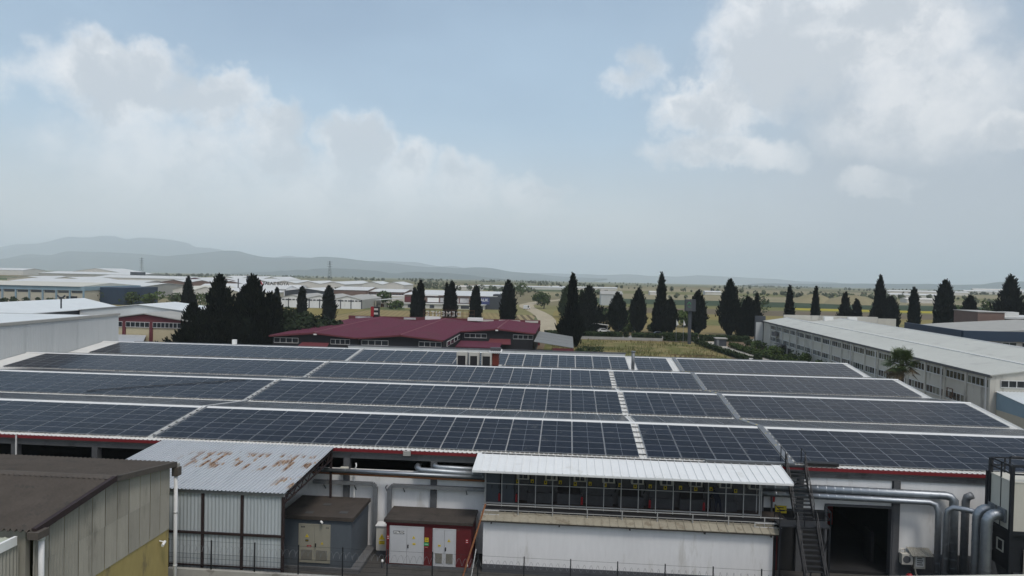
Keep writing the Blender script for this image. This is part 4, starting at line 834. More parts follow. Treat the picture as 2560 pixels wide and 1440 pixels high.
# ================================================================== SOLAR FACTORY
XL, XR = -69.9, 39.0
YE, ZE0, PER, SL = 48.3, 7.5, 15.15, .105
HALF = 8.05; BACK = PER-HALF; RISE = HALF*SL; BSL = RISE/BACK
fb = thing('solar_factory', 'long four ridged factory with white ribbed roofs, grey beams and red eave fascia', 'factory', (-15, 48.6, .45))
for k in range(4):
    y0 = YE+k*PER; ym = y0+HALF; y1 = y0+PER; n = int((XR-XL)/.33)
    zr = ZE0+RISE
    part('roof_slope', MB().corr((XL, y0, ZE0), (XR, y0, ZE0), (XL, ym, zr), (XR, ym, zr), n, .045, trap=True), 'roof_white', fb)
    part('roof_slope', MB().corr((XL, ym, zr), (XR, ym, zr), (XL, y1, ZE0), (XR, y1, ZE0), n, .045, trap=True), 'roof_white', fb)
    part('ridge_cap', MB().hexa([(XL, ym-.32, zr+.02), (XR+.05, ym-.32, zr+.02), (XR+.05, ym+.32, zr+.02), (XL, ym+.32, zr+.02), (XL, ym-.06, zr+.1), (XR+.05, ym-.06, zr+.1), (XR+.05, ym+.06, zr+.1), (XL, ym+.06, zr+.1)]), 'ridge', fb)
    if k: part('valley_gutter', bx(XL, XR, y0-.22, y0+.22, ZE0-.1, ZE0+.035), 'gutter', fb)
    for a, b, za, zb in ((y0, ym, ZE0, zr), (ym, y1, zr, ZE0)):
        part('verge_trim', MB().hexa([(XR-.02, a, za-.25), (XR+.06, a, za-.25), (XR+.06, b, zb-.25), (XR-.02, b, zb-.25), (XR-.02, a, za+.09), (XR+.06, a, za+.09), (XR+.06, b, zb+.09), (XR-.02, b, zb+.09)]), 'ridge', fb)
part('fascia', bx(XL, XR, 48.2, 48.29, 7.29, 7.49), 'red_fascia', fb, label='red painted eave fascia')
part('beam', bx(XL, XR, 48.45, 48.85, 6.78, 7.42), 'concrete', fb)
cols = [-64.8+6.2*k for k in range(17)]
for x in cols: part('column', bx(x-.21, x+.21, 48.36, 48.86, .45, 6.775), 'column', fb)
def wall(x0, x1, z0, z1, key='white_wall'): part('infill_wall', bx(x0, x1, 48.56, 48.76, z0, z1), key, fb)
for a, b in zip(cols, cols[1:]):
    x0, x1 = a+.215, b-.215; m_ = (a+b)/2
    if m_ < -28: wall(x0, x1, .45, 4.0)
    elif m_ < -5.5: wall(x0, x1, .45, 5.98)
    elif a > 15 and b < 23: # bay with the wide door
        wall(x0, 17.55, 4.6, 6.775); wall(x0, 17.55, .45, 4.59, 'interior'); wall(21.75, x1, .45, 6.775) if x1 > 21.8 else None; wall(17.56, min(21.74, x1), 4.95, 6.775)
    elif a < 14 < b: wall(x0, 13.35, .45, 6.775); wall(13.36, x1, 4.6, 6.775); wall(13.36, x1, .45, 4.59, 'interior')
    else: wall(x0, x1, .45 if m_ < 22 else 2.0, 6.775)
    if m_ > 22: wall(x0, x1, .45, 1.99, 'plinth')
part('door_frame', MB().box(17.45, 17.6, 48.4, 48.9, .45, 5.05).box(21.7, 21.86, 48.4, 48.9, .45, 5.05).box(17.61, 21.69, 48.4, 48.9, 4.93, 5.06), 'plinth', fb)
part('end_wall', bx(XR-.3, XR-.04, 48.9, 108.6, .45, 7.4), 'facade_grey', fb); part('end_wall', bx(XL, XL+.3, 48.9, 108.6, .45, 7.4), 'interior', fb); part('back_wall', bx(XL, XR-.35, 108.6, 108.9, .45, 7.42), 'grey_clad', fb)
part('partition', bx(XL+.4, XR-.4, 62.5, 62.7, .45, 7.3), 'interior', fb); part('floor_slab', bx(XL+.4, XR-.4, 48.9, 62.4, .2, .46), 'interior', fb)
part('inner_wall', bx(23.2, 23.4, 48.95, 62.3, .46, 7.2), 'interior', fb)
part('back_parapet', bx(-34.3, 9.0, 109.05, 109.5, 0, 8.0), 'grey_clad', fb); part('parapet_cap', bx(-34.4, 9.1, 108.98, 109.6, 8.0, 8.14), 'plinth', fb)
part('back_edge', bx(9.2, XR-3, 108.95, 109.3, 7.0, 7.72), 'galv_dull', fb); part('back_edge', bx(XL+.3, -34.5, 108.95, 109.3, 7.0, 7.72), 'galv_dull', fb)
mb = MB(); mb.tube([(-41.5+1.9, 48.1, 7.5), (-41.5+1.9, 48.1, 3)], .06, 8); part('downpipe', mb, 'white_steel', fb)
part('junction_box', bx(-11.1, -10.6, 48.05, 48.2, 7.2, 7.5), 'dull_roof', fb)
# ------------------------------------------------------------------ solar arrays
PW, PD, PITY = 2.25, 1.15, 1.183
ang = math.atan(SL)
def panel_geo(mb, ox=0, oy=0, oz=0):
    mb.box(ox, ox+PW, oy, oy+PD, oz-.035, oz, 0)
    f = .021; z = oz+.003; h = (PW-2*f-.018)/2
    for x in (ox+f, ox+f+h+.018): mb.face([(x, oy+f, z), (x+h, oy+f, z), (x+h, oy+PD-f, z), (x, oy+PD-f, z)], 1)
    return mb
PM = panel_geo(MB()).mesh('panel', ['alu', 'solar'])
ROWNAME = ['the roof slope above the red fascia', 'the second roof slope from the red fascia', 'the third roof slope from the red fascia', 'the last roof slope before the parapet']
def array(k, x0, nc, pit, what):
    y0 = YE+k*PER+.42; z0 = ZE0+.42*SL+.13
    o = thing('solar_array', what+' on '+ROWNAME[k], 'solar array', (x0, y0, z0), 'solar arrays on the factory roof'); o.rotation_euler.x = ang
    for i in range(nc):
        for j in range(6):
            p = bpy.data.objects.new('panel', PM); COL.objects.link(p); p.parent = o
            p.location = (i*pit+random.uniform(-.006, .006), j*PITY/math.cos(ang), random.uniform(0, .006)); p.rotation_euler = (random.uniform(-.003, .003), random.uniform(-.002, .002), 0)
    rl = MB()
    for i in range(nc):
        for u in (.25, .75): rl.box(i*pit+PW*u-.025, i*pit+PW*u+.025, -.06, 6*PITY/math.cos(ang), -.09, -.037)
    for i in range(0, nc*2):
        x = i*pit/2+.2; rl.box(x-.03, x+.03, -.03, .03, -.13, -.091)
    q = bpy.data.objects.new('mounting_rails', rl.mesh('mounting_rails', 'alu')); COL.objects.link(q); q.parent = o
    return o
LCOLS = [11, 14, 16, 16]
for k in range(4):
    array(k, -30.0-LCOLS[k]*2.303, LCOLS[k], 2.303, 'solar block past the conduits')
    if k < 3: array(k, -29.35, 15, 2.303, 'widest fifteen column solar block'); array(k, 5.72, 4, 2.303, 'short four column solar block')
    else: array(k, -29.35, 16, 2.36, 'wide solar block behind the three air units'); array(k, 9.45, 2, 2.303, 'two column solar block')
    array(k, 15.55, 10, 2.265, 'end solar block at the roof verge')
# back slopes: panels at a grazing view
for k in range(3):
    for x0, nc, nm in ((-29.35, 15, 'widest'), (5.72, 4, 'short'), (15.55, 10, 'roof edge'), (-30.0-LCOLS[k]*2.303, LCOLS[k], 'walkway')):
        mb = MB(); ym = YE+k*PER+HALF
        for i in range(nc):
            for j in range(5): panel_geo(mb, i*2.303 if nc != 10 else i*2.265, .5+j*PITY, 0)
        me = mb.mesh('rear_solar_array', ['alu', 'solar'])
        o = link('rear_solar_array', me, (x0, ym, ZE0+RISE+.13)); o.rotation_euler = (-math.atan(BSL), 0, 0)
        tag(o, f'{nm} solar block on the rear slope behind the {["first", "second", "third"][k]} ridge', 'solar array', 'rear slope solar arrays')
# ------------------------------------------------------------------ walkway trays, cables and rungs
def along(x0, x1, ya, yb, lift, th, name, key, label=None, o=None):
    """strip following the roof profile from ya to yb"""
    mb = MB(); ys = sorted({ya, yb}|{y for k in range(5) for y in (YE+k*PER, YE+k*PER+HALF) if ya < y < yb})
    zz = lambda y: ZE0+RISE*min(((y-YE) % PER)/HALF, (PER-(y-YE) % PER)/BACK)
    for a, b in zip(ys, ys[1:]):
        mb.hexa([(x0, a, zz(a)+lift), (x1, a, zz(a)+lift), (x1, b, zz(b)+lift), (x0, b, zz(b)+lift), (x0, a, zz(a)+lift+th), (x1, a, zz(a)+lift+th), (x1, b, zz(b)+lift+th), (x0, b, zz(b)+lift+th)])
    return part(name, mb, key, o) if o is not None else solo(name, mb, key, *label)
tr1 = thing('cable_walkway', 'grey sheet metal cable walkway running over all roof ridges by the stair', 'walkway', (15, 49, 7.6))
along(14.98, 15.42, 48.5, 106, .06, .09, 'tray', 'galv_dull', o=tr1)
zz = lambda y: ZE0+RISE*min(((y-YE) % PER)/HALF, (PER-(y-YE) % PER)/BACK)
for k in range(22):
    y = 49.4+k*2.6; part('tag', bx(15.1, 15.24, y, y+.14, zz(y)+.152, zz(y)+.158), 'yellow', tr1)
for k in range(4):
    for j in range(9):
        y = YE+k*PER+.7+j*.8; part('clip', bx(15.43, 15.53, y, y+.3, zz(y)+.06, zz(y)+.13), 'ridge', tr1)
tr1b = part('eave_tray', bx(9.5, 14.97, 48.35, 48.6, 7.6, 7.72), 'galv_dull', tr1)
rn = thing('rung_walkway', 'narrow white walkway with black rungs between the solar blocks', 'walkway', (5.4, 49, 7.6))
for k in range(3):
    for j in range(6):
        y = YE+k*PER+.9+j*1.183; part('rung', bx(5.12, 5.66, y, y+.07, zz(y)+.06, zz(y)+.12), 'gutter', rn)
lw2 = thing('conduit_walkway', 'pair of white cable conduits up the roof between the solar blocks', 'conduit', (-29.7, 49, 7.6))
along(-29.92, -29.86, 48.7, 103, .08, .06, 'conduit', 'ridge', o=lw2); along(-29.62, -29.50, 48.7, 103, .06, .07, 'conduit', 'galv_dull', o=lw2)
for k in range(3):
    for j in range(7): y = YE+k*PER+.8+j; part('clip', bx(-29.95, -29.45, y, y+.06, zz(y)+.05, zz(y)+.13), 'gutter', lw2)
mb = MB(); mb.tube([(-46, 64.6, zz(64.6)+.2), (-41, 67.0, zz(67)+.2), (-35.5, 69.3, zz(69.3)+.2), (-33, 70.6, zz(70.6)+.2)], .03, 5); solo('loose_cable', mb, 'ink', 'loose dark cable lying slanted across the solar panels', 'cable')
mb = MB(); mb.tube([(8.75, 93.6, 7.7), (8.75, 93.6, 10.0)], .22, 10); mb.tube([(8.75, 93.6, 10.0), (8.75, 93.6, 10.12)], .30, 10); solo('roof_flue', mb, 'galv_dull', 'plain grey flue pipe standing on the roof by the lawn', 'chimney', None, True)
# rooftop air units and chimney
pl = thing('unit_platform', 'low steel platform under the three rooftop air units', 'platform', (-12, 92.6, 7.5)); part('deck', bx(-15.4, -9.6, 91.6, 93.8, 7.62, 7.74), 'plinth', pl); part('rail', bx(-14, -9.5, 91.45, 91.58, 7.75, 7.86), 'galv_dull', pl)
for i, (a, b, lb) in enumerate(((-14.4, -13.0, 'farthest from the brick chimney'), (-12.75, -11.45, 'in the middle of the three'), (-11.1, -9.75, 'right beside the brick chimney'))):
    o = thing('rooftop_air_unit', 'grey rooftop air unit with black coil, '+lb, 'air conditioner', ((a+b)/2, 92.8, 7.74), 'rooftop air units')
    part('casing', MB().box(a, b, 92.3, 93.4, 9.0, 9.45).box(a, a+.14, 92.3, 93.4, 7.74, 9.0).box(b-.22, b, 92.3, 93.4, 7.74, 9.0).box(a+.14, b-.22, 93.2, 93.4, 7.74, 9.0), 'facade_grey', o); part('coil', bx(a+.145, b-.225, 92.36, 93.15, 7.78, 8.98), 'dark', o)
ch = thing('brick_chimney', 'red brick chimney with a scalloped pale cap on the roof', 'chimney', (-9.3, 93, 7.5))
bm_ = bx(0, .235, 0, .8, 0, .1).mesh('brick', 'brick_red'); bm2 = bx(0, .385, 0, .8, 0, .1).mesh('brick', 'brick_red')
part('mortar_core', bx(-9.66, -8.94, 92.62, 93.38, 7.75, 9.48), 'brown_wall', ch)
for j in range(15):
    xs = [(-9.7+.2*0, bm_), (-9.455, bm2), (-9.06+.0, None)] if j % 2 else [(-9.7, bm2), (-9.305, bm2)]
    for x, me in xs:
        if me is None: continue
        link('brick', me, (x, 92.6, 7.78+j*.114), ch)
    if j % 2: link('brick', bm_, (-9.06, 92.6, 7.78+j*.114), ch)
cp = MB()
for k in range(6): cp.tube([(-9.98+k*.27, 92.3, 9.55), (-9.98+k*.27, 93.7, 9.75)], .15, 8)
part('cap', cp, 'paper', ch); part('cap_hood', bx(-10.0, -8.6, 92.5, 93.6, 9.7, 10.1), 'plinth', ch); part('flashing', bx(-10.1, -8.5, 92.0, 93.9, 7.6, 7.76), 'roof_white', ch)
solo('small_vent', bx(-53.0, -52.4, 108.5, 109, 7.75, 8.5), 'paper', 'small white vent box at the roof rear beside the grove', 'vent')
# ================================================================== FRONT YARD
struct('yard', bx(-75, 60, 39.4, 48.4, -.5, .45), 'yard')
# near brown shed
NS = thing('brown_shed', 'old brown shed with corrugated roof, sheet gable and yellow lower wall', 'shed', (-28, 32.5, 0))
XS, YA, YM_, YZ, EA, RD = -21.8, 27.4, 32.45, 37.5, 9.05, 9.72
for a, b, za, zb in ((YA-.25, YM_, EA-.03, RD), (YM_, YZ+.3, RD, EA-.03)):
    part('roof_slope', MB().corr((-52, a, za), (XS+.25, a, za), (-52, b, zb), (XS+.25, b, zb), 112, .075), 'asbestos_roof', NS)
part('ridge_tile', MB().hexa([(-52, YM_-.3, RD+.0), (XS+.28, YM_-.3, RD+.0), (XS+.28, YM_+.3, RD+.0), (-52, YM_+.3, RD+.0), (-52, YM_-.05, RD+.1), (XS+.28, YM_-.05, RD+.1), (XS+.28, YM_+.05, RD+.1), (-52, YM_+.05, RD+.1)]), 'asbestos_roof', NS)
ztop = lambda y: EA-.1+(RD-EA)*(1-abs((y-YM_)/(YZ-YM_)))
ns_ = 11; wd = (YZ-YA)/ns_
for i in range(ns_):
    a, b = YA+i*wd+.014, YA+(i+1)*wd-.014
    for j, (z0, z1) in enumerate(((5.4, 7.5), (7.48, None))):
        off = .012*j+.004*(i % 2)
        ta, tb = (z1, z1) if z1 else (ztop(a), ztop(b))
        part('wall_sheet', MB().corr((XS+off, a, z0), (XS+off, b, z0), (XS+off, a, ta), (XS+off, b, tb), 5, .03), 'asbestos', NS)
part('lower_wall', bx(XS-.3, XS-.03, YA, YZ, 0, 5.45), 'yellow_wall', NS, label='yellow painted lower wall'); part('far_wall', bx(-52, XS-.32, YZ-.25, YZ, 0, EA-.1), 'yellow_wall', NS); part('near_wall', bx(-52, XS-.32, YA, YA+.25, 0, EA-.1), 'asbestos', NS)
part('barge_board', MB().hexa([(XS+.1, YA-.2, EA-.2), (XS+.3, YA-.2, EA-.2), (XS+.3, YM_, RD-.16), (XS+.1, YM_, RD-.16), (XS+.1, YA-.2, EA+.07), (XS+.3, YA-.2, EA+.07), (XS+.3, YM_, RD+.1), (XS+.1, YM_, RD+.1)]), 'brown_steel', NS, label='dark red barge board')
part('barge_board', MB().hexa([(XS+.1, YM_, RD-.2), (XS+.26, YM_, RD-.2), (XS+.26, YZ+.3, EA-.26), (XS+.1, YZ+.3, EA-.26), (XS+.1, YM_, RD+.06), (XS+.26, YM_, RD+.06), (XS+.26, YZ+.3, EA+.02), (XS+.1, YZ+.3, EA+.02)]), 'asbestos_roof', NS)
part('gutter', bx(-52, XS+.32, YZ+.3, YZ+.48, EA-.3, EA-.08), 'dull_roof', NS); part('gutter_hopper', bx(XS+.05, XS+.4, YZ+.1, YZ+.5, EA-.75, EA-.28), 'asbestos_roof', NS)
mb = MB(); mb.tube([(XS+.22, YZ+.25, EA-.7), (XS+.22, YZ+.25, 0)], .1, 10)
for z in (6.2, 3.2): mb.tube([(XS+.22, YZ+.25, z), (XS+.22, YZ+.25, z+.1)], .115, 10)
part('downpipe', mb, 'white_steel', NS, True)
mb = MB(); mb.tube([(XS+.3, YA+.1, EA-.5), (XS+.3, YA+.1, 4)], .11, 10); mb.tube([(XS+.3, YA+.1, EA-.5), (XS+.3, YA+.1, EA-.35)], .14, 10); part('downpipe', mb, 'white_steel', NS, True)
part('gutter_hopper', bx(XS+.02, XS+.5, YA-.35, YA+.3, EA-.35, EA-.05), 'asbestos_roof', NS)
cmr = thing('security_camera', 'small white security camera under the sheet gable on the yellow wall', 'camera', (XS+.1, 36.6, 5.0)); mb = MB(); mb.tube([(XS-.02, 36.6, 5.05), (XS+.25, 36.6, 5.0)], .03, 6); mb.tube([(XS+.22, 36.72, 4.98), (XS+.3, 36.35, 4.9)], .075, 8); part('housing', mb, 'paper', cmr)
# lower wing of that shed towards the viewer
LWg = thing('low_wing', 'lower shed wing with pale greenish roof and white fascia joined to the brown shed', 'shed', (-27, 22, 0))
part('roof', MB().corr((-40, 17, 9.1), (XS-.55, 17, 9.1), (-40, YA-.3, 8.72), (XS-.55, YA-.3, 8.72), 60, .03, trap=True), 'tin_green', LWg); part('fascia', bx(XS-.54, XS-.42, 17, YA-.32, 8.45, 8.82), 'paper', LWg)
for i in range(8): part('wall_sheet', MB().corr((XS-.5, 18.3+i*1.12, 4), (XS-.5, 19.41+i*1.12, 4), (XS-.5, 18.3+i*1.12, 8.44), (XS-.5, 19.41+i*1.12, 8.44), 6, .022), 'asbestos', LWg)
part('lower_wall', bx(XS-.8, XS-.55, 17, YA-.32, 0, 4.05), 'yellow_wall', LWg)
# blue rusty canopy with clad front
CX0, CX1, CY0, CY1 = -28.6, -16.05, 39.55, 48.22
bc = thing('rusty_canopy', 'blue grey corrugated canopy roof with rust patches and clad front wall', 'canopy', (-22, 44, .45))
part('roof', MB().corr((CX0, CY0-.12, 7.0), (CX1, CY0-.12, 7.0), (CX0, CY1, 7.56), (CX1, CY1, 7.56), 52, .06, trap=True), 'blue_tin', bc)
part('eave_trim', bx(CX0, CX1, CY0-.02, CY0+.06, 6.78, 6.97), 'galv_dull', bc)
px = [CX0+.06, -24.05, -21.0, -18.62, CX1-.12]
for i, x in enumerate(px):
    part('post', bx(x-.07, x+.07, CY0+.02, CY0+.2, .45, 6.8), 'brown_steel', bc)
    if i < len(px)-1:
        for z0, z1 in ((4.5, 6.78), (2.55, 4.36), (.5, 2.5)): part('cladding_sheet', MB().corr((x+.08, CY0+.12, z0), (px[i+1]-.08, CY0+.12, z0), (x+.08, CY0+.12, z1), (px[i+1]-.08, CY0+.12, z1), max(6, int((px[i+1]-x)*4.5)), .018), 'blue_clad', bc)
part('girt', bx(CX0, CX1, CY0+.0, CY0+.1, 4.37, 4.49), 'brown_steel', bc); part('girt', bx(CX0, CX1, CY0+.0, CY0+.1, 2.5, 2.56), 'brown_steel', bc)
for x in (CX1-.1, -20.4, -24.6):
    tr_ = MB(); tr_.bar((x, CY0+.15, 6.7), (x, CY1, 7.36), .09, .12).bar((x, CY0+.15, 6.35), (x, CY1, 6.75), .07, .09)
    for k in range(7):
        a = CY0+.3+k*1.2; t0 = (a-CY0)/(CY1-CY0); t1 = (a+.6-CY0)/(CY1-CY0); tr_.bar((x, a, 6.35+.4*t0), (x, a+.6, 6.7+.66*t1), .05).bar((x, a+.6, 6.7+.66*t1), (x, a+1.2, 6.35+.4*min(1, t1+.07)), .05)
    part('truss', tr_, 'brown_steel', bc)
for k in range(6): y = CY0+.6+k*1.5; part('purlin', bx(CX0, CX1, y, y+.08, 6.98+.0653*(y-CY0)-.13, 6.98+.0653*(y-CY0)-.05), 'brown_steel', bc)
part('side_post', bx(CX1-.2, CX1-.06, 47.9, 48.05, .45, 7.2), 'brown_steel', bc)
# boundary wall and fence
bw = solo('boundary_wall', bx(-52, 13.6, 38.95, 39.25, -.2, 2.52), 'concrete_light', 'low concrete boundary wall carrying the dark mesh fence', 'wall')
fn = thing('mesh_fence', 'dark green black mesh fence with coiled razor wire on the boundary wall', 'fence', (-6, 39.1, 2.52))
fx = [-33.1+2.585*k for k in range(19)]
for x in fx: part('post', bx(x-.03, x+.03, 39.07, 39.13, 2.5, 4.22), 'black_steel', fn)
for a, b in zip(fx, fx[1:]):
    pn = MB()
    for k in range(1, 44): x = a+(b-a)*k/44; pn.box(x-.0028, x+.0028, 39.098, 39.1036, 2.56, 3.42)
    for z in (2.58, 2.86, 3.14, 3.4): pn.box(a, b, 39.09, 39.096, z-.006, z+.006)
    part('mesh_panel', pn, 'black_steel', fn)
    co = MB(); n = 7*10; co.tube([(a+(b-a)*k/n, 39.1+.19*math.sin(k*2*math.pi/10.), 3.72+.19*math.cos(k*2*math.pi/10.)) for k in range(n+1)], .0075, 4, cap=False); part('razor_coil', co, 'galv_dull', fn)
    wr = MB(); wr.box(a, b, 39.096, 39.104, 4.14, 4.15); part('wire', wr, 'black_steel', fn)
def doors(o, x0, x1, y, z0, z1, key, louv, sign=True):
    """pair of steel doors in a wall facing -y"""
    part('door_frame', MB().box(x0-.06, x0, y-.06, y, z0, z1+.06).box(x1, x1+.06, y-.06, y, z0, z1+.06).box(x0, x1, y-.06, y, z1, z1+.06), key, o)
    m_ = (x0+x1)/2
    for a, b, sd_ in ((x0+.01, m_-.008, -1), (m_+.008, x1-.01, 1)):
        d = part('door', bx(a, b, y-.05, y-.005, z0, z1-.01), key, o)
        if louv:
            lv = MB()
            for k in range(11): lv.hexa([(a+.12, y-.085, z0+.22+k*.06), (b-.12, y-.085, z0+.22+k*.06), (b-.12, y-.055, z0+.25+k*.06), (a+.12, y-.055, z0+.25+k*.06), (a+.12, y-.085, z0+.235+k*.06), (b-.12, y-.085, z0+.235+k*.06), (b-.12, y-.055, z0+.265+k*.06), (a+.12, y-.055, z0+.265+k*.06)])
            part('louver', lv, 'louver', d)
        if sd_ == 1: part('handle', bx(a+.05, a+.12, y-.1, y-.055, z0+1.05, z0+1.28), 'ink', d)
def triangle(o, x, z, y, s, key='yellow'):
    mb = MB().prism([(x-s, z-s*.8), (x+s, z-s*.8), (x, z+s)], y-.012, y-.002); p = part('warning_sign', mb, key, o)
    part('bolt_mark', MB().prism([(x-s*.12, z-s*.5), (x+s*.12, z-s*.1), (x+s*.02, z-s*.05), (x+s*.1, z+s*.5), (x-s*.18, z), (x, z-s*.05)], y-.016, y-.0125), 'ink', p)
def placard(o, x0, x1, z0, z1, y, key, ink='ink', lines=3):
    p = part('warning_sign', bx(x0, x1, y-.012, y-.002, z0, z1), key, o)
    for k in range(lines):
        z = z0+(z1-z0)*(k+.6)/(lines+.4); part('print_line', bx(x0+(x1-x0)*.15, x1-(x1-x0)*(.15+.1*(k % 2)), y-.016, y-.0125, z, z+(z1-z0)*.12), ink, p)
# grey kiosk
gk = thing('grey_kiosk', 'grey blue transformer kiosk with brown flat roof and cream doors', 'kiosk', (-15.7, 46.2, .45))
gx0, gx1, gy0 = -18.2, -13.55, 44.35
part('wall', bx(gx0, gx1, gy0, 48.25, .45, 3.82), 'kiosk_grey', gk); part('roof', bx(gx0-.12, gx1+.15, gy0-.15, 48.3, 3.825, 4.06), 'kiosk_roof', gk); part('plinth', bx(gx0-.1, gx1+.6, gy0-.12, 48.3, .3, .75), 'concrete', gk)
doors(gk, -16.95, -14.97, gy0, 1.0, 3.45, 'door_cream', True); triangle(gk, -16.45, 2.75, gy0-.05, .12); placard(gk, -16.55, -16.35, 2.38, 2.5, gy0-.05, 'ink', 'yellow', 1); triangle(gk, -15.45, 2.3, gy0-.05, .09); placard(gk, -16.45, -16.15, 2.02, 2.14, gy0-.05, 'red', 'paper', 1)
placard(gk, -16.85, -16.6, 3.28, 3.36, gy0-.05, 'ink', 'paper', 1); placard(gk, -15.2, -15.02, 3.28, 3.34, gy0-.05, 'ink', 'paper', 1)
for x, y in ((-14.3, 45.2), (-15.9, 46.6), (-16.5, 44.9)): part('roof_patch', bx(x-.3, x+.25, y-.25, y+.2, 4.065, 4.075), 'gutter', gk)
mb = MB(); mb.tube([(-15.5, gy0-.2, 3.78), (-15.35, gy0-.3, 3.7)], .07, 8); part('wall_lamp', mb, 'paper', gk)
# red kiosk
rk_ = thing('red_kiosk', 'dark red transformer kiosk with brown roof and two pairs of white doors', 'kiosk', (-8.8, 47, .45))
ry0, rx0, rx1 = 45.75, -11.6, -5.95
part('wall', bx(rx0, rx1, ry0, 48.25, .45, 3.28), 'kiosk_red', rk_); part('roof', bx(rx0-.15, rx1+.12, ry0-.16, 48.3, 3.42, 3.6), 'kiosk_roof', rk_); part('eave_band', bx(rx0-.06, rx1+.05, ry0-.07, 48.27, 3.285, 3.42), 'kiosk_red', rk_); part('plinth', bx(rx0-.08, rx1+.08, ry0-.1, 48.28, .3, .6), 'concrete', rk_)
doors(rk_, -11.3, -9.13, ry0, .68, 3.1, 'door_white', False); doors(rk_, -8.42, -7.0, ry0, .62, 3.05, 'door_white', True)
pl_ = part('name_plate', bx(-11.08, -10.42, ry0-.062, ry0-.052, 2.66, 2.82), 'paper', rk_); part('plate_edge', MB().box(-11.1, -10.4, ry0-.064, ry0-.0525, 2.82, 2.84).box(-11.1, -10.4, ry0-.064, ry0-.0525, 2.64, 2.66), 'ink', pl_); text('lettering', 'VATRAL', (-10.75, ry0-.066, 2.74), .21, 'ink', pl_, extrude=.002)
triangle(rk_, -9.75, 2.45, ry0-.05, .11); placard(rk_, -9.82, -9.62, 1.95, 2.07, ry0-.05, 'yellow', 'rust_steel', 1); placard(rk_, -8.12, -7.94, 1.93, 2.05, ry0-.05, 'yellow', 'rust_steel', 1); triangle(rk_, -7.4, 2.35, ry0-.05, .11)
placard(rk_, -9.02, -8.76, 2.18, 2.46, ry0-.01, 'yellow', 'ink', 2); placard(rk_, -9.07, -8.74, 1.92, 2.14, ry0-.01, 'green', 'paper', 1); placard(rk_, -9.05, -8.78, 1.78, 1.88, ry0-.01, 'red', 'paper', 1); placard(rk_, -11.55, -11.4, 2.2, 2.52, ry0-.01, 'red', 'paper', 2); placard(rk_, -6.3, -6.12, 2.2, 2.5, ry0-.01, 'red', 'paper', 2)
mb = MB().bar((-5.0, 45.4, 5.0), (-6.3, 44.5, .45), .08); solo('yellow_pole', mb, 'copper', 'long rusty yellow pole leaning at the red kiosk corner', 'pole')
solo('white_stick', MB().bar((-5.5, 44.9, 2.2), (-5.75, 44.6, .45), .035), 'paper', 'thin white stick leaning beside the white block', 'pole')
for x, lb in ((-11.75, 'at the cabinet side of the red kiosk'), (-6.15, 'at the pole side of the red kiosk')):
    o = thing('small_hydrant', 'small dark post with white cap '+lb, 'post', (x, 45.4, .45)); mb = MB(); mb.tube([(x, 45.4, .45), (x, 45.4, .85)], .06, 8); part('stem', mb, 'plinth', o); mb = MB(); mb.tube([(x, 45.4, .85), (x, 45.4, .95), (x, 45.4, 1.0)], [.08, .08, .03], 8); part('cap', mb, 'paper', o)
ec = thing('electric_cabinet', 'pale grey electric cabinet with yellow warning sign beside the red kiosk', 'cabinet', (-12.35, 47.6, .45)); part('body', bx(-12.7, -11.9, 47.3, 48.0, .8, 2.5), 'facade_grey', ec); part('roof', bx(-12.75, -11.85, 47.22, 48.05, 2.5, 2.56), 'white_panel', ec); part('base', bx(-12.68, -11.92, 47.35, 48.0, .45, .8), 'plinth', ec); triangle(ec, -12.3, 1.75, 47.3, .22); placard(ec, -12.5, -12.1, 1.25, 1.5, 47.3, 'yellow', 'ink', 2)
# conduit trays on the wall
for lb, pts in (('grey cable tray bending down the wall above the grey kiosk', [(-17.5, 5.1), (-13.25, 5.1), (-13.05, 4.9), (-13.05, .6)]), ('grey cable tray bending down the wall above the red kiosk', [(-5.4, 5.05), (-11.85, 5.05), (-12.05, 4.85), (-12.05, 2.7)])):
    mb = MB()
    for (a, b), (c, d) in zip(pts, pts[1:]): mb.bar((a, 48.2, b), (c, 48.2, d), .30, .22)
    o = thing('cable_tray', lb, 'cable tray', (pts[0][0], 48.2, pts[0][1])); part('tray', mb, 'galv_dull', o)
    x0, x1 = sorted((pts[0][0], pts[1][0]))
    for k in range(3): x = x0+.8+k*2.2; br = MB(); br.bar((x, 48.05, 4.97), (x, 48.5, 4.97), .05).bar((x, 48.05, 4.95), (x, 48.5, 4.55), .05); part('bracket', br, 'plinth', o)
# long pipes on the left part of the wall
def pipe(name, pts, r, key, label, cat='pipe', rings=0, group=None, n=12):
    o = thing(name, label, cat, pts[0], group); mb = MB(); mb.tube(pts, r, n); part('tube', mb, key, o, True)
    if rings:
        rg_ = MB()
        for (a, b) in zip(pts, pts[1:]):
            a, b = Vector(a), Vector(b); L = (b-a).length; c = int(L/rings)
            for k in range(1, c+1): p = a.lerp(b, k*rings/L-.02/L if L > 0 else 0); q = p+(b-a).normalized()*.03; rg_.tube([p, q], r*1.035, n)
        if rg_.v: part('seam_rings', rg_, key, o)['kind'] = 'stuff'
    return o
pipe('insulated_pipe', [(-17.5, 47.9, 6.03), (-5.0, 47.9, 5.97)], .14, 'galv', 'long bright foil wrapped pipe along the wall above the kiosks', 'pipe', 2.4)
pipe('copper_pipe', [(-17.5, 48.05, 5.78), (-5.0, 48.05, 5.70)], .08, 'copper', 'copper brown pipe just below the bright foil wrapped pipe')
pipe('air_duct', [(-10.15, 48.9, 6.4), (-10.15, 48.35, 6.4), (-10.05, 48.15, 6.35), (-9.8, 48.05, 6.25), (-5.0, 48.05, 6.15)], .2, 'galv', 'lower silver air duct with elbow coming out above the red kiosk', 'duct', .6)
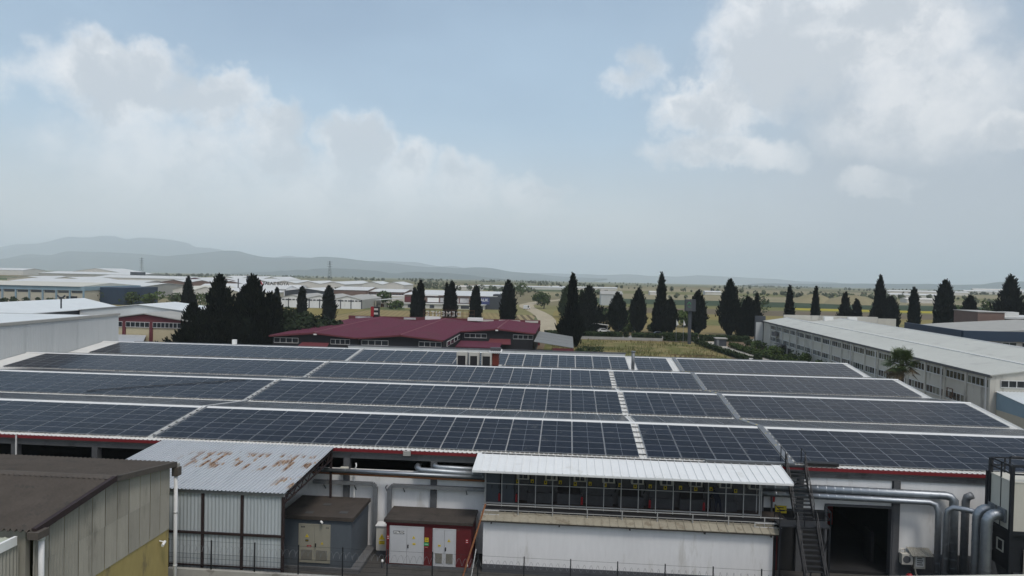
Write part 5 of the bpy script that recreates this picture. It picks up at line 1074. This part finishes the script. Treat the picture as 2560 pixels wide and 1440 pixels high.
pipe('air_duct', [(-9.0, 48.9, 6.55), (-9.0, 48.45, 6.55), (-8.9, 48.33, 6.5), (-8.6, 48.28, 6.45), (-5.0, 48.3, 6.4)], .16, 'galv', 'upper silver air duct with elbow coming out above the red kiosk', 'duct', .6)
mb = MB(); mb.tube([(-14.5, 48.3, 6.5), (-14.45, 48.25, 6.3), (-14.6, 48.3, 5.95), (-14.6, 48.3, 2.5)], .05, 8); solo('vertical_conduit', mb, 'paper', 'thin white conduit down the wall beside the column by the kiosk', 'pipe')
solo('wall_lamp', bx(-15.55, -15.0, 48.0, 48.34, 6.0, 6.2), 'cream', 'small cream lamp box on the column above the grey kiosk', 'lamp')
# ------------------------------------------------------------------ white block with gallery
BX0, BX1, BY = -5.15, 13.3, 45.6
wb = thing('white_block', 'long white rendered block with caged gallery and white panel roof on top', 'building', (4, 47, .45))
part('wall', bx(BX0, BX1, BY, 48.3, 1.0, 4.0), 'white_wall', wb); part('plinth', bx(BX0-.01, BX1+.01, BY-.015, 48.3, .3, 1.0), 'plinth', wb)
n = 36; pwd = (BX1-BX0+.5)/n
for i in range(n):
    x = BX0-.2+i*pwd; t = MB().hexa([(x, BY-.35, 3.95), (x+pwd-.03, BY-.35, 3.95), (x+pwd-.03, 46.25, 4.2), (x, 46.25, 4.2), (x, BY-.35, 3.99), (x+pwd-.03, BY-.35, 3.99), (x+pwd-.03, 46.25, 4.24), (x, 46.25, 4.24)])
    t.bar((x+pwd-.02, BY-.36, 4.0), (x+pwd-.02, 46.25, 4.25), .05, .07); part('eave_sheet', t, 'stained_sheet', wb)
part('ledge_shade_strip', bx(BX0, BX1, 46.26, 46.66, 4.0, 4.42), 'dark', wb); part('eave_edge', bx(BX0-.25, BX1+.3, BY-.33, BY-.25, 3.86, 3.94), 'kiosk_roof', wb)  # solid dark strip painted in for the shaded gap below the gallery floor
for x in (-4.6, -.2, 4.3, 9.0, 13.1): part('bracket', bx(x-.05, x+.05, BY-.3, BY, 3.74, 3.86), 'gutter', wb)
part('gallery_floor', bx(BX0, BX1+1.2, 46.76, 48.35, 4.3, 4.42), 'kiosk_roof', wb)
RX0, RX1 = -5.9, 14.35; n = 38; pwd = (RX1-RX0)/n
for i in range(n):
    x = RX0+i*pwd; t = MB().hexa([(x, 45.25, 7.16), (x+pwd-.02, 45.25, 7.16), (x+pwd-.02, 48.12, 7.54), (x, 48.12, 7.54), (x, 45.25, 7.22), (x+pwd-.02, 45.25, 7.22), (x+pwd-.02, 48.12, 7.6), (x, 48.12, 7.6)])
    t.bar((x+pwd-.02, 45.24, 7.235), (x+pwd-.02, 48.12, 7.615), .04, .06); part('roof_panel', t, 'white_panel', wb)
part('roof_edge', bx(RX0, RX1, 45.2, 45.245, 7.08, 7.2), 'white_panel', wb); part('flashing', bx(RX0+.3, RX1-.6, 48.0, 48.16, 7.61, 7.64), 'gutter', wb)
cg = part('cage', MB().box(BX0-.1, 12.85, 46.68, 46.74, 4.62, 4.7).box(BX0-.1, 12.85, 46.68, 46.74, 6.98, 7.06).box(BX0-.1, 12.85, 46.69, 46.73, 5.95, 5.99), 'cage_steel', wb)
for i in range(17):
    x = BX0-.05+i*(12.85-BX0)/16.; part('cage_post', bx(x-.024, x+.024, 46.66, 46.76, 4.45, 7.2), 'cage_steel', cg)
ms = MB()
for i in range(330): x = BX0+i*(12.8-BX0)/330.; ms.box(x-.004, x+.004, 46.715, 46.72, 4.7, 6.98)
part('cage_mesh', ms, 'brown_steel', cg)
for x in (-5.25, 12.85):
    for y in (47.3, 48.0): part('cage_post', bx(x-.03, x+.03, y-.03, y+.03, 4.42, 7.3), 'white_steel', cg)
rl_ = part('railing', MB().box(BX0-.1, BX1+.7, 46.0, 46.05, 4.72, 4.77).box(BX0-.1, BX1+.7, 45.96, 46.0, 4.42, 4.46), 'cage_steel', wb)
for i in range(9): x = BX0+i*(BX1-BX0)/8.2; part('rail_post', bx(x-.03, x+.03, 45.96, 46.02, 4.15, 4.72), 'cage_steel', rl_)
for x0, x1 in ((BX0-.1, BX0+1.0), (12.2, 13.9)): part('rail_gate', MB().box(x0, x1, 45.86, 45.9, 4.4, 4.44).box(x0, x1, 45.86, 45.9, 4.15, 4.18).box(x0, x0+.04, 45.86, 45.9, 4.1, 4.44), 'white_steel', rl_)
# gallery wall things: air units with yellow tags, cabinets, extinguishers
part('gallery_back', bx(BX0, 13.4, 48.3, 48.34, 4.42, 6.7), 'concrete', wb)
for i in range(9):
    x = -2.75+i*1.93; o = thing('wall_air_unit', 'pale wall air unit in the row along the caged gallery', 'air conditioner', (x, 47.9, 6.2), 'air units along the gallery')
    part('casing', bx(x-.42, x+.42, 47.78, 48.29, 6.0, 6.5), 'cream', o); part('grille', bx(x-.3, x-.02, 47.76, 47.78, 6.08, 6.42), 'plinth', o); part('grille', bx(x+.04, x+.3, 47.76, 47.78, 6.08, 6.42), 'plinth', o)
    mb = MB(); mb.tube([(x+.45, 48.1, 6.2), (x+.6, 48.05, 5.8), (x+.45, 48.1, 5.3)], .035, 6); part('hose', mb, 'ink', o)
for i, x in enumerate((-4.5, -3.9, -3.1, -2.1, -1.2, -.2, .8, 1.8, 2.8, 3.8, 4.8, 5.8, 6.8, 7.8, 8.8, 9.8, 11.4)):
    o = solo('warning_tag', bx(x-.1, x+.1, 47.7, 47.712, 5.75+(.06 if i % 2 else 0), 6.0+(.06 if i % 2 else 0)), 'yellow', 'square yellow warning tag hanging inside the caged gallery', 'sign', 'yellow tags in the gallery'); part('print', bx(x-.04, x+.04, 47.69, 47.699, 5.84, 5.95), 'ink', o)
for i, x in enumerate((-4.75, -3.75)):
    o = thing('gallery_cabinet', 'tall grey electric cabinet in the caged gallery, '+('end one' if i == 0 else 'second one beside the end one'), 'cabinet', (x, 47.8, 4.42), 'grey cabinets in the gallery')
    for d in (0, .46): part('door', bx(x-.45+d, x-.01+d, 47.48, 47.5, 4.5, 6.6), 'kiosk_grey', o); part('handle', bx(x-.08+d, x-.05+d, 47.45, 47.48, 5.4, 5.65), 'ink', o)
    part('body', bx(x-.46, x+.46, 47.5, 48.28, 4.42, 6.65), 'kiosk_grey', o)
for k in range(7):
    x = -1.6+k*2.05; o = thing('machine_rack', 'dark machine bench with hoses in the row along the caged gallery', 'machine', (x, 47.9, 4.42), 'machine benches in the gallery'); part('bench', bx(x-.85, x+.85, 47.85, 48.28, 4.42, 5.1), 'column', o); part('panel', bx(x-.8, x+.7, 48.0, 48.27, 5.1, 5.6), 'interior' if k % 2 else 'column', o)
for i, x in enumerate((-4.25, -3.1, 1.25, 5.7, 9.2)):
    o = thing('fire_extinguisher', 'red fire extinguisher hung on a post of the caged gallery', 'extinguisher', (x, 46.9, 4.8), 'extinguishers on the gallery posts'); mb = MB(); mb.tube([(x, 46.9, 4.75), (x, 46.9, 5.2), (x, 46.9, 5.28)], [.08, .08, .03], 10); part('body', mb, 'red', o); part('valve', bx(x-.03, x+.06, 46.87, 46.93, 5.28, 5.34), 'ink', o)
o = thing('fire_extinguisher', 'red fire cabinet on the white gable wall at the stair side of the gallery', 'extinguisher', (14.0, 48.3, 5.2)); part('box', bx(13.85, 14.1, 48.2, 48.36, 5.1, 5.75), 'red', o)
# worker bending over a bench in the gallery
def person():
    o = thing('person', 'person in dark navy work clothes bending over a bench in the gallery', 'person', (10.2, 47.3, 4.42))
    J = [((10.2, 47.3, 5.28), .15), ((10.12, 47.38, 5.52), .15), ((10.04, 47.5, 5.72), .14), ((10.0, 47.58, 5.82), .06), ((9.98, 47.66, 5.9), .05),
         ((10.3, 47.28, 5.22), .10), ((10.34, 47.2, 4.86), .075), ((10.36, 47.3, 4.5), .05), ((10.37, 47.18, 4.45), .045),
         ((10.08, 47.3, 5.22), .10), ((10.02, 47.18, 4.86), .075), ((10.0, 47.3, 4.5), .05), ((10.0, 47.18, 4.45), .045),
         ((10.22, 47.5, 5.72), .07), ((10.3, 47.62, 5.46), .05), ((10.16, 47.78, 5.3), .035), ((9.84, 47.5, 5.72), .07), ((9.74, 47.62, 5.46), .05), ((9.86, 47.8, 5.3), .035)]
    E_ = [(0, 1), (1, 2), (2, 3), (3, 4), (0, 5), (5, 6), (6, 7), (7, 8), (0, 9), (9, 10), (10, 11), (11, 12), (2, 13), (13, 14), (14, 15), (2, 16), (16, 17), (17, 18)]
    b = Vector((10.2, 47.3, 4.42)); me = bpy.data.meshes.new('body'); me.from_pydata([tuple(Vector(p)-b) for p, r in J], E_, [])
    q = link('body', me, b, o); me.materials.append(M['cloth_navy'])
    sm = q.modifiers.new('skin', 'SKIN'); sm.use_smooth_shade = True; ss = q.modifiers.new('sub', 'SUBSURF'); ss.levels = 1; ss.render_levels = 2
    for i, (p, r) in enumerate(J): me.skin_vertices[0].data[i].radius = (r, r)
    me.skin_vertices[0].data[0].use_root = True
    import bmesh
    def ball(name, c, rx, ry, rz, key):
        bm = bmesh.new(); bmesh.ops.create_uvsphere(bm, u_segments=14, v_segments=10, radius=1); m = bpy.data.meshes.new(name)
        for v in bm.verts: v.co = Vector((v.co.x*rx, v.co.y*ry, v.co.z*rz))
        bm.to_mesh(m); bm.free(); m.materials.append(M[key]); m.polygons.foreach_set('use_smooth', [True]*len(m.polygons)); return link(name, m, c, o)
    ball('head', (9.97, 47.72, 5.98), .078, .1, .115, 'skin'); ball('hair', (9.972, 47.70, 6.01), .085, .105, .105, 'hair')
    for sx, x0, y0, z0 in ((1, 10.16, 47.78, 5.3), (-1, 9.86, 47.8, 5.3)):
        hm = MB(); hm.hexa([(x0-.035, y0-.01, z0-.02), (x0+.035, y0-.01, z0-.02), (x0+.04, y0+.09, z0-.035), (x0-.04, y0+.09, z0-.035), (x0-.035, y0-.01, z0+.012), (x0+.035, y0-.01, z0+.012), (x0+.04, y0+.09, z0-.005), (x0-.04, y0+.09, z0-.005)])
        for k, L in enumerate((.07, .08, .075, .06)): fx_ = x0-.032+k*.021; hm.tube([(fx_, y0+.085, z0-.02), (fx_, y0+.085+L*.55, z0-.028), (fx_, y0+.085+L*.9, z0-.06)], .0095, 6)
        hm.tube([(x0-sx*.035, y0+.02, z0-.01), (x0-sx*.06, y0+.06, z0-.025), (x0-sx*.055, y0+.09, z0-.045)], .011, 6); part('hand', hm, 'skin', o)
person()
# ------------------------------------------------------------------ steel stair
ss_ = thing('steel_stair', 'dark steel stair with landing climbing to the solar roof', 'stair', (15.4, 45, .45))
def flight(x0, x1, ya, za, yb, zb, nst):
    for k in range(nst):
        t = (k+.5)/nst; y = ya+(yb-ya)*t; z = za+(zb-za)*t; part('tread', bx(x0+.05, x1-.05, y-.13, y+.13, z-.02, z+.02), 'tread', ss_)
    for x in (x0, x1):
        part('stringer', MB().bar((x, ya, za-.05), (x, yb, zb-.05), .05, .2), 'black_steel', ss_)
        hr = MB().bar((x, ya, za+.95), (x, yb, zb+.95), .045).bar((x, ya, za+.55), (x, yb, zb+.55), .03).bar((x, ya, za+.25), (x, yb, zb+.25), .03)
        for t in (0, .33, .66, 1): y = ya+(yb-ya)*t; z = za+(zb-za)*t; hr.bar((x, y, z-.05), (x, y, z+.95), .04)
        part('handrail', hr, 'black_steel', ss_)
flight(14.75, 15.95, 48.15, 7.42, 46.15, 4.75, 13)
part('top_landing', bx(14.6, 16.05, 48.16, 48.55, 7.5, 7.58), 'tread', ss_); part('top_rail', MB().bar((14.7, 48.2, 7.5), (14.7, 48.2, 8.5), .05).bar((14.7, 49.2, 7.6), (14.7, 49.2, 8.6), .05).bar((14.7, 48.2, 8.5), (14.7, 49.2, 8.6), .04).bar((15.98, 48.2, 7.5), (15.98, 48.2, 8.5), .05).bar((15.98, 49.0, 7.6), (15.98, 49.0, 8.6), .05).bar((15.98, 48.2, 8.5), (15.98, 49.0, 8.6), .04), 'black_steel', ss_)
part('landing', bx(13.5, 16.6, 45.0, 46.15, 4.55, 4.64), 'tread', ss_)
pr_ = MB()
for a, b in (((13.5, 45.02), (16.58, 45.02)), ((16.58, 45.02), (16.58, 46.12)), ((13.5, 45.02), (13.5, 46.12))):
    for z in (5.1, 5.6): pr_.bar((a[0], a[1], z), (b[0], b[1], z), .04)
for x, y in ((13.5, 45.02), (15.0, 45.02), (16.58, 45.02), (16.58, 46.12), (13.5, 46.12)): pr_.bar((x, y, 4.6), (x, y, 5.6), .045)
part('landing_rail', pr_, 'black_steel', ss_)
flight(14.55, 15.75, 45.1, 4.6, 42.2, .5, 16)
for x, y in ((13.55, 45.05), (16.53, 45.05), (16.53, 46.1), (13.55, 46.1)): part('post', bx(x-.06, x+.06, y-.06, y+.06, .45, 4.55), 'black_steel', ss_)
part('brace', MB().bar((16.53, 45.05, 3.0), (15.9, 45.05, 4.5), .05).bar((16.53, 46.1, 2.2), (16.53, 45.05, 4.4), .05), 'black_steel', ss_)
solo('roof_hatch', bx(16.1, 18.2, 48.3, 48.9, 7.6, 7.78), 'ink', 'flat black box lying on the eave beside the stair head', 'box')
solo('dark_red_door', bx(13.5, 14.4, 48.38, 48.5, .45, 2.9), 'kiosk_red', 'dark red steel door under the stair landing', 'door')
o = thing('yellow_notice', 'yellow notice plate with dark print beside the stair', 'sign', (14.6, 48.3, 4.6)); placard(o, 14.15, 14.9, 4.35, 4.85, 48.3, 'yellow', 'ink', 2)
pipe('drain_pipe', [(13.9, 48.2, 5.9), (13.9, 48.2, 2.2)], .07, 'plinth', 'dark vertical drain pipe at the stair side of the white block')
# ------------------------------------------------------------------ ducts and filter unit on the right
pipe('air_duct', [(12.9, 48.1, 6.16), (24.9, 48.1, 6.06), (25.2, 48.0, 6.0), (25.35, 47.9, 5.85), (25.4, 47.85, .5)], .27, 'galv', 'upper long spiral duct along the wall turning down by the filter unit', 'duct', .55, 'long silver ducts on the wall')
pipe('air_duct', [(12.9, 47.72, 5.80), (23.7, 47.68, 5.70), (24.05, 47.55, 5.58), (24.15, 47.4, 5.2), (24.15, 47.35, .5)], .19, 'galv', 'lower long spiral duct along the wall turning down by the filter unit', 'duct', .55, 'long silver ducts on the wall')
pipe('air_duct', [(25.95, 44.95, 5.85), (24.9, 45.6, 5.95), (24.3, 45.95, 5.95), (24.05, 46.05, 5.75), (24.0, 46.1, 5.4), (23.95, 46.1, .5)], .17, 'galv', 'thinnest silver duct leaving the filter unit and bending down', 'duct', .9)
pipe('air_duct', [(26.3, 47.6, 6.3), (26.1, 47.8, 6.1), (26.05, 47.85, 5.8), (26.05, 47.85, .5)], .24, 'galv_dull', 'dull grey duct standing in the shadow behind the bright elbows', 'duct', .9)
FX, FY0, FY1, FZ0, FZ1 = 25.95, 43.0, 45.1, 5.58, 8.45
for lb, dy, r in (('front big silver elbow duct plugged into the filter unit', 0., .30), ('rear big silver elbow duct plugged into the filter unit', .95, .28)):
    y = 43.75+dy; z = 6.35; pts = [(FX+.05, y, z), (FX-.35, y, z)]
    for k in range(1, 6): a = math.pi/2*k/5; pts.append((FX-.35-.55*math.sin(a), y, z-.55*(1-math.cos(a))))
    pts += [(FX-.9, y, 3.5), (FX-.9, y, .5)]
    o = pipe('elbow_duct', pts, r, 'galv', lb, 'duct', 0, 'big elbow ducts of the filter unit', 16)
    rg_ = MB()
    for k in range(2, 7): p, q = Vector(pts[k]), Vector(pts[k+1]); d = (q-p).normalized()*.035; rg_.tube([p, p+d], r*1.04, 16)
    for zz_ in (5.3, 4.3, 3.0, 1.8): rg_.tube([(FX-.9, y, zz_), (FX-.9, y, zz_+.05)], r*1.06, 16)
    part('seam_rings', rg_, 'galv', o)['kind'] = 'stuff'; part('flange', bx(FX-.12, FX-.02, y-r-.08, y+r+.08, z-r-.08, z+r+.08), 'galv_dull', o)
fu = thing('filter_unit', 'cream panelled filter unit on a black steel frame with roof railing', 'machine', (28, 44, .45))
for a, b in ((FY0+.1, FY0+1.0), (FY0+1.06, FY1-.06)): part('side_panel', bx(FX, FX+.06, a, b, FZ0+.05, FZ1), 'cream', fu)
for i in range(4): part('front_panel', bx(FX+.14+i*1.0, FX+1.06+i*1.0, FY0, FY0+.06, FZ0+.05, FZ1), 'cream', fu)
part('core', bx(FX+.08, FX+4.2, FY0+.08, FY1, FZ0, FZ1-.05), 'dark', fu); part('top', bx(FX-.03, FX+4.3, FY0-.03, FY1+.03, FZ1, FZ1+.06), 'cream', fu)
fr_ = MB()
for x, y in ((FX, FY0), (FX+4.2, FY0), (FX, FY1), (FX+4.2, FY1)): fr_.box(x-.09, x+.09, y-.09, y+.09, .45, FZ1+.95)
for i in range(1, 4): fr_.box(FX+.07+i*1.0, FX+.13+i*1.0, FY0-.02, FY0+.07, FZ0, FZ1)
fr_.box(FX-.02, FX+.07, FY0+1.0, FY0+1.06, FZ0, FZ1).box(FX-.04, FX+4.2, FY0-.05, FY0+.05, FZ0-.2, FZ0+.02).box(FX-.05, FX+.05, FY0, FY1, FZ0-.2, FZ0+.02)
part('frame', fr_, 'black_steel', fu)
rl2 = MB()
for z in (FZ1+.5, FZ1+.95):
    rl2.bar((FX, FY0, z), (FX+4.2, FY0, z), .05, .09).bar((FX, FY0, z), (FX, FY1, z), .05, .09).bar((FX, FY1, z), (FX+4.2, FY1, z), .05, .09)
for x, y in ((FX, FY0+1.05), (FX+1.1, FY1), (FX+.8, FY1), (FX+1.1, FY0), (FX+2.1, FY0)): rl2.bar((x, y, FZ1), (x, y, FZ1+.95), .07)
rl2.tube([(FX+.9, FY1-.1, FZ1+.95), (FX+1.0, FY1-.3, FZ1+1.12), (FX+1.6, FY1-.35, FZ1+1.1), (FX+2.2, FY1-.2, FZ1+.95)], .04, 6)
part('railing', rl2, 'black_steel', fu); part('rear_post', bx(FX-.12, FX+.02, FY1+.12, FY1+.3, 5.0, FZ1+.1), 'black_steel', fu)
part('skirt', bx(FX+.1, FX+4.1, FY0+.12, FY1-.1, 3.2, FZ0-.2), 'black_steel', fu); wn = part('hatch', MB().box(FX+.02, FX+.08, FY0+.7, FY0+1.35, 4.75, 4.82).box(FX+.02, FX+.08, FY0+.7, FY0+1.35, 4.1, 4.17).box(FX+.02, FX+.08, FY0+.7, FY0+.77, 4.17, 4.75).box(FX+.02, FX+.08, FY0+1.28, FY0+1.35, 4.17, 4.75), 'cream', fu)
part('hopper', MB().hexa([(FX+.9, FY0+.2, .8), (FX+3.2, FY0+.2, .8), (FX+3.2, FY1-.2, .8), (FX+.9, FY1-.2, .8), (FX+.3, FY0+.15, 3.2), (FX+3.9, FY0+.15, 3.2), (FX+3.9, FY1-.15, 3.2), (FX+.3, FY1-.15, 3.2)]), 'plinth', fu)
part('lower_sheet', MB().corr((FX+.75, FY0-.02, .5), (FX+4.1, FY0-.02, .5), (FX+.75, FY0-.02, 4.6), (FX+4.1, FY0-.02, 4.6), 20, .02), 'asbestos', fu)
# air unit, sheltered box and gas bottle by the door
ac = thing('outdoor_air_unit', 'grey outdoor air unit with round fan beside the wide dark door', 'air conditioner', (22.6, 48.2, 1.5)); part('casing', bx(22.25, 22.95, 47.95, 48.35, 1.45, 2.12), 'facade_grey', ac)
mb = MB(); mb.tube([(22.55, 47.95, 1.78), (22.55, 47.93, 1.78)], .24, 18); part('fan', mb, 'plinth', ac); mb = MB(); mb.tube([(22.2, 48.2, 2.2), (22.25, 48.2, 2.35), (22.5, 48.25, 2.4), (22.6, 48.3, 2.15)], .04, 6); part('hose', mb, 'facade_grey', ac); part('bracket', bx(22.3, 22.9, 47.98, 48.5, 1.38, 1.445), 'plinth', ac)
sb_ = thing('sheltered_box', 'cream notice box under a small corrugated shelter on the wall', 'cabinet', (23.4, 48.2, 1.3)); part('box', bx(23.1, 23.8, 48.1, 48.5, 1.15, 2.05), 'cream', sb_); part('shelter', MB().corr((22.75, 47.7, 2.12), (24.15, 47.7, 2.12), (22.75, 48.5, 2.42), (24.15, 48.5, 2.42), 9, .03), 'asbestos', sb_); placard(sb_, 23.18, 23.72, 1.3, 1.9, 48.1, 'paper', 'louver', 4)
mb = MB(); mb.tube([(23.2, 48.2, 1.15), (23.25, 48.15, .8), (23.4, 48.1, .5)], .05, 6); part('drain', mb, 'sand_wall', sb_)
gb = thing('gas_bottle', 'red gas bottle standing below the outdoor air unit', 'gas bottle', (22.5, 47.4, .45)); mb = MB(); mb.tube([(22.5, 47.4, .45), (22.5, 47.4, .55), (22.5, 47.4, .95), (22.5, 47.4, 1.08), (22.5, 47.4, 1.14)], [.2, .22, .22, .12, .05], 14); part('body', mb, 'red', gb, True); part('collar', bx(22.42, 22.58, 47.32, 47.48, 1.14, 1.22), 'ink', gb)
# near roof edge at the bottom of the view
ne = thing('near_shed', 'low shed whose cream roof edge peeps up beside the steel stair', 'shed', (18, 32, 0)); part('roof', MB().hexa([(11.4, 31, 5.88), (26, 31, 6.88), (26, 34, 6.88), (11.4, 34, 5.88), (11.4, 31, 6.0), (26, 31, 7.0), (26, 34, 7.0), (11.4, 34, 6.0)]), 'cream', ne); part('wall', MB().prism([(11.6, 0), (25.8, 0), (25.8, 6.83), (11.6, 5.86)], 31.3, 33.7), 'sand_wall', ne)
# interior clutter seen dimly through the door
solo('red_machine', MB().box(20.9, 21.5, 58, 58.8, .46, 2.2).box(20.7, 21.7, 57.8, 59, 2.2, 2.35), 'red', 'dim red machine inside the wide dark door', 'machine'); solo('panel_stack', bx(21.3, 21.5, 50.4, 51.6, .46, 2.6), 'dark', 'dark panel leaning inside the wide dark door', 'panel')
# ------------------------------------------------------------------ palm
def palm(x, y, zt):
    o = thing('fan_palm', 'fan palm with a shaggy skirt between solar factory and white factory', 'palm tree', (x, y, 0))
    mb = MB(); mb.tube([(x, y, 0), (x+.05, y, zt*.5), (x, y, zt)], [.38, .3, .32], 10); part('trunk', mb, 'bark', o)
    r = np.random.RandomState(4); c = []; u = []; v = []; dc = []; du = []; dv = []
    for k in range(90):
        az = r.rand()*6.283; el = math.radians(82-125*(k/90.)**1.0+r.randn()*7); d = np.array([math.cos(az)*math.cos(el), math.sin(az)*math.cos(el), math.sin(el)])
        L = 1.3+.5*r.rand(); hub = np.array([x, y, zt])+d*L; dead = el < math.radians(-16)
        s = np.cross(d, [0, 0, 1]); s /= np.linalg.norm(s)+1e-6; up = np.cross(s, d)
        for j in range(15):
            a = (j-7)/7.*1.35; bd = d*math.cos(a)+s*math.sin(a); bl = (1.15+.25*r.rand())*(1-.25*abs(a)/1.35); dr = -.32*abs(a)-.18*r.rand()
            t = bd*bl+np.array([0, 0, dr if not dead else -.5]); (dc if dead else c).append(hub+t*.5); (du if dead else u).append(up*.02+np.cross(bd, up)*.06); (dv if dead else v).append(t*.5)
        (dc if dead else c).append((np.array([x, y, zt])+hub)/2); (du if dead else u).append(s*.025); (dv if dead else v).append(d*L/2)
    for nm, cc, uu, vv, ky in (('crown', c, u, v, 'palm_leaf'), ('skirt', dc, du, dv, 'dead_frond')):
        b = np.array([x, y, zt]); link(nm, quads_mesh(nm, np.array(cc)-b, np.array(uu), np.array(vv), ky), (x, y, zt), o)
palm(50.1, 110, 7.6)
# ------------------------------------------------------------------ haze
HZ = bpy.data.materials.new('haze'); HZ.use_nodes = True; t = HZ.node_tree; t.nodes.clear()
pv = t.nodes.new('ShaderNodeVolumePrincipled'); pv.inputs['Color'].default_value = (.85, .945, 1, 1); pv.inputs['Density'].default_value = .00011; pv.inputs['Anisotropy'].default_value = -.2
oo = t.nodes.new('ShaderNodeOutputMaterial'); t.links.new(pv.outputs[0], oo.inputs['Volume'])
hb = bpy.data.objects.new('haze', bx(-31500, 31500, -19500, 43500, -372, 710).mesh('haze', [])); hb.data.materials.append(HZ); COL.objects.link(hb); hb['kind'] = 'stuff'; hb['label'] = 'pale summer haze over the plain'
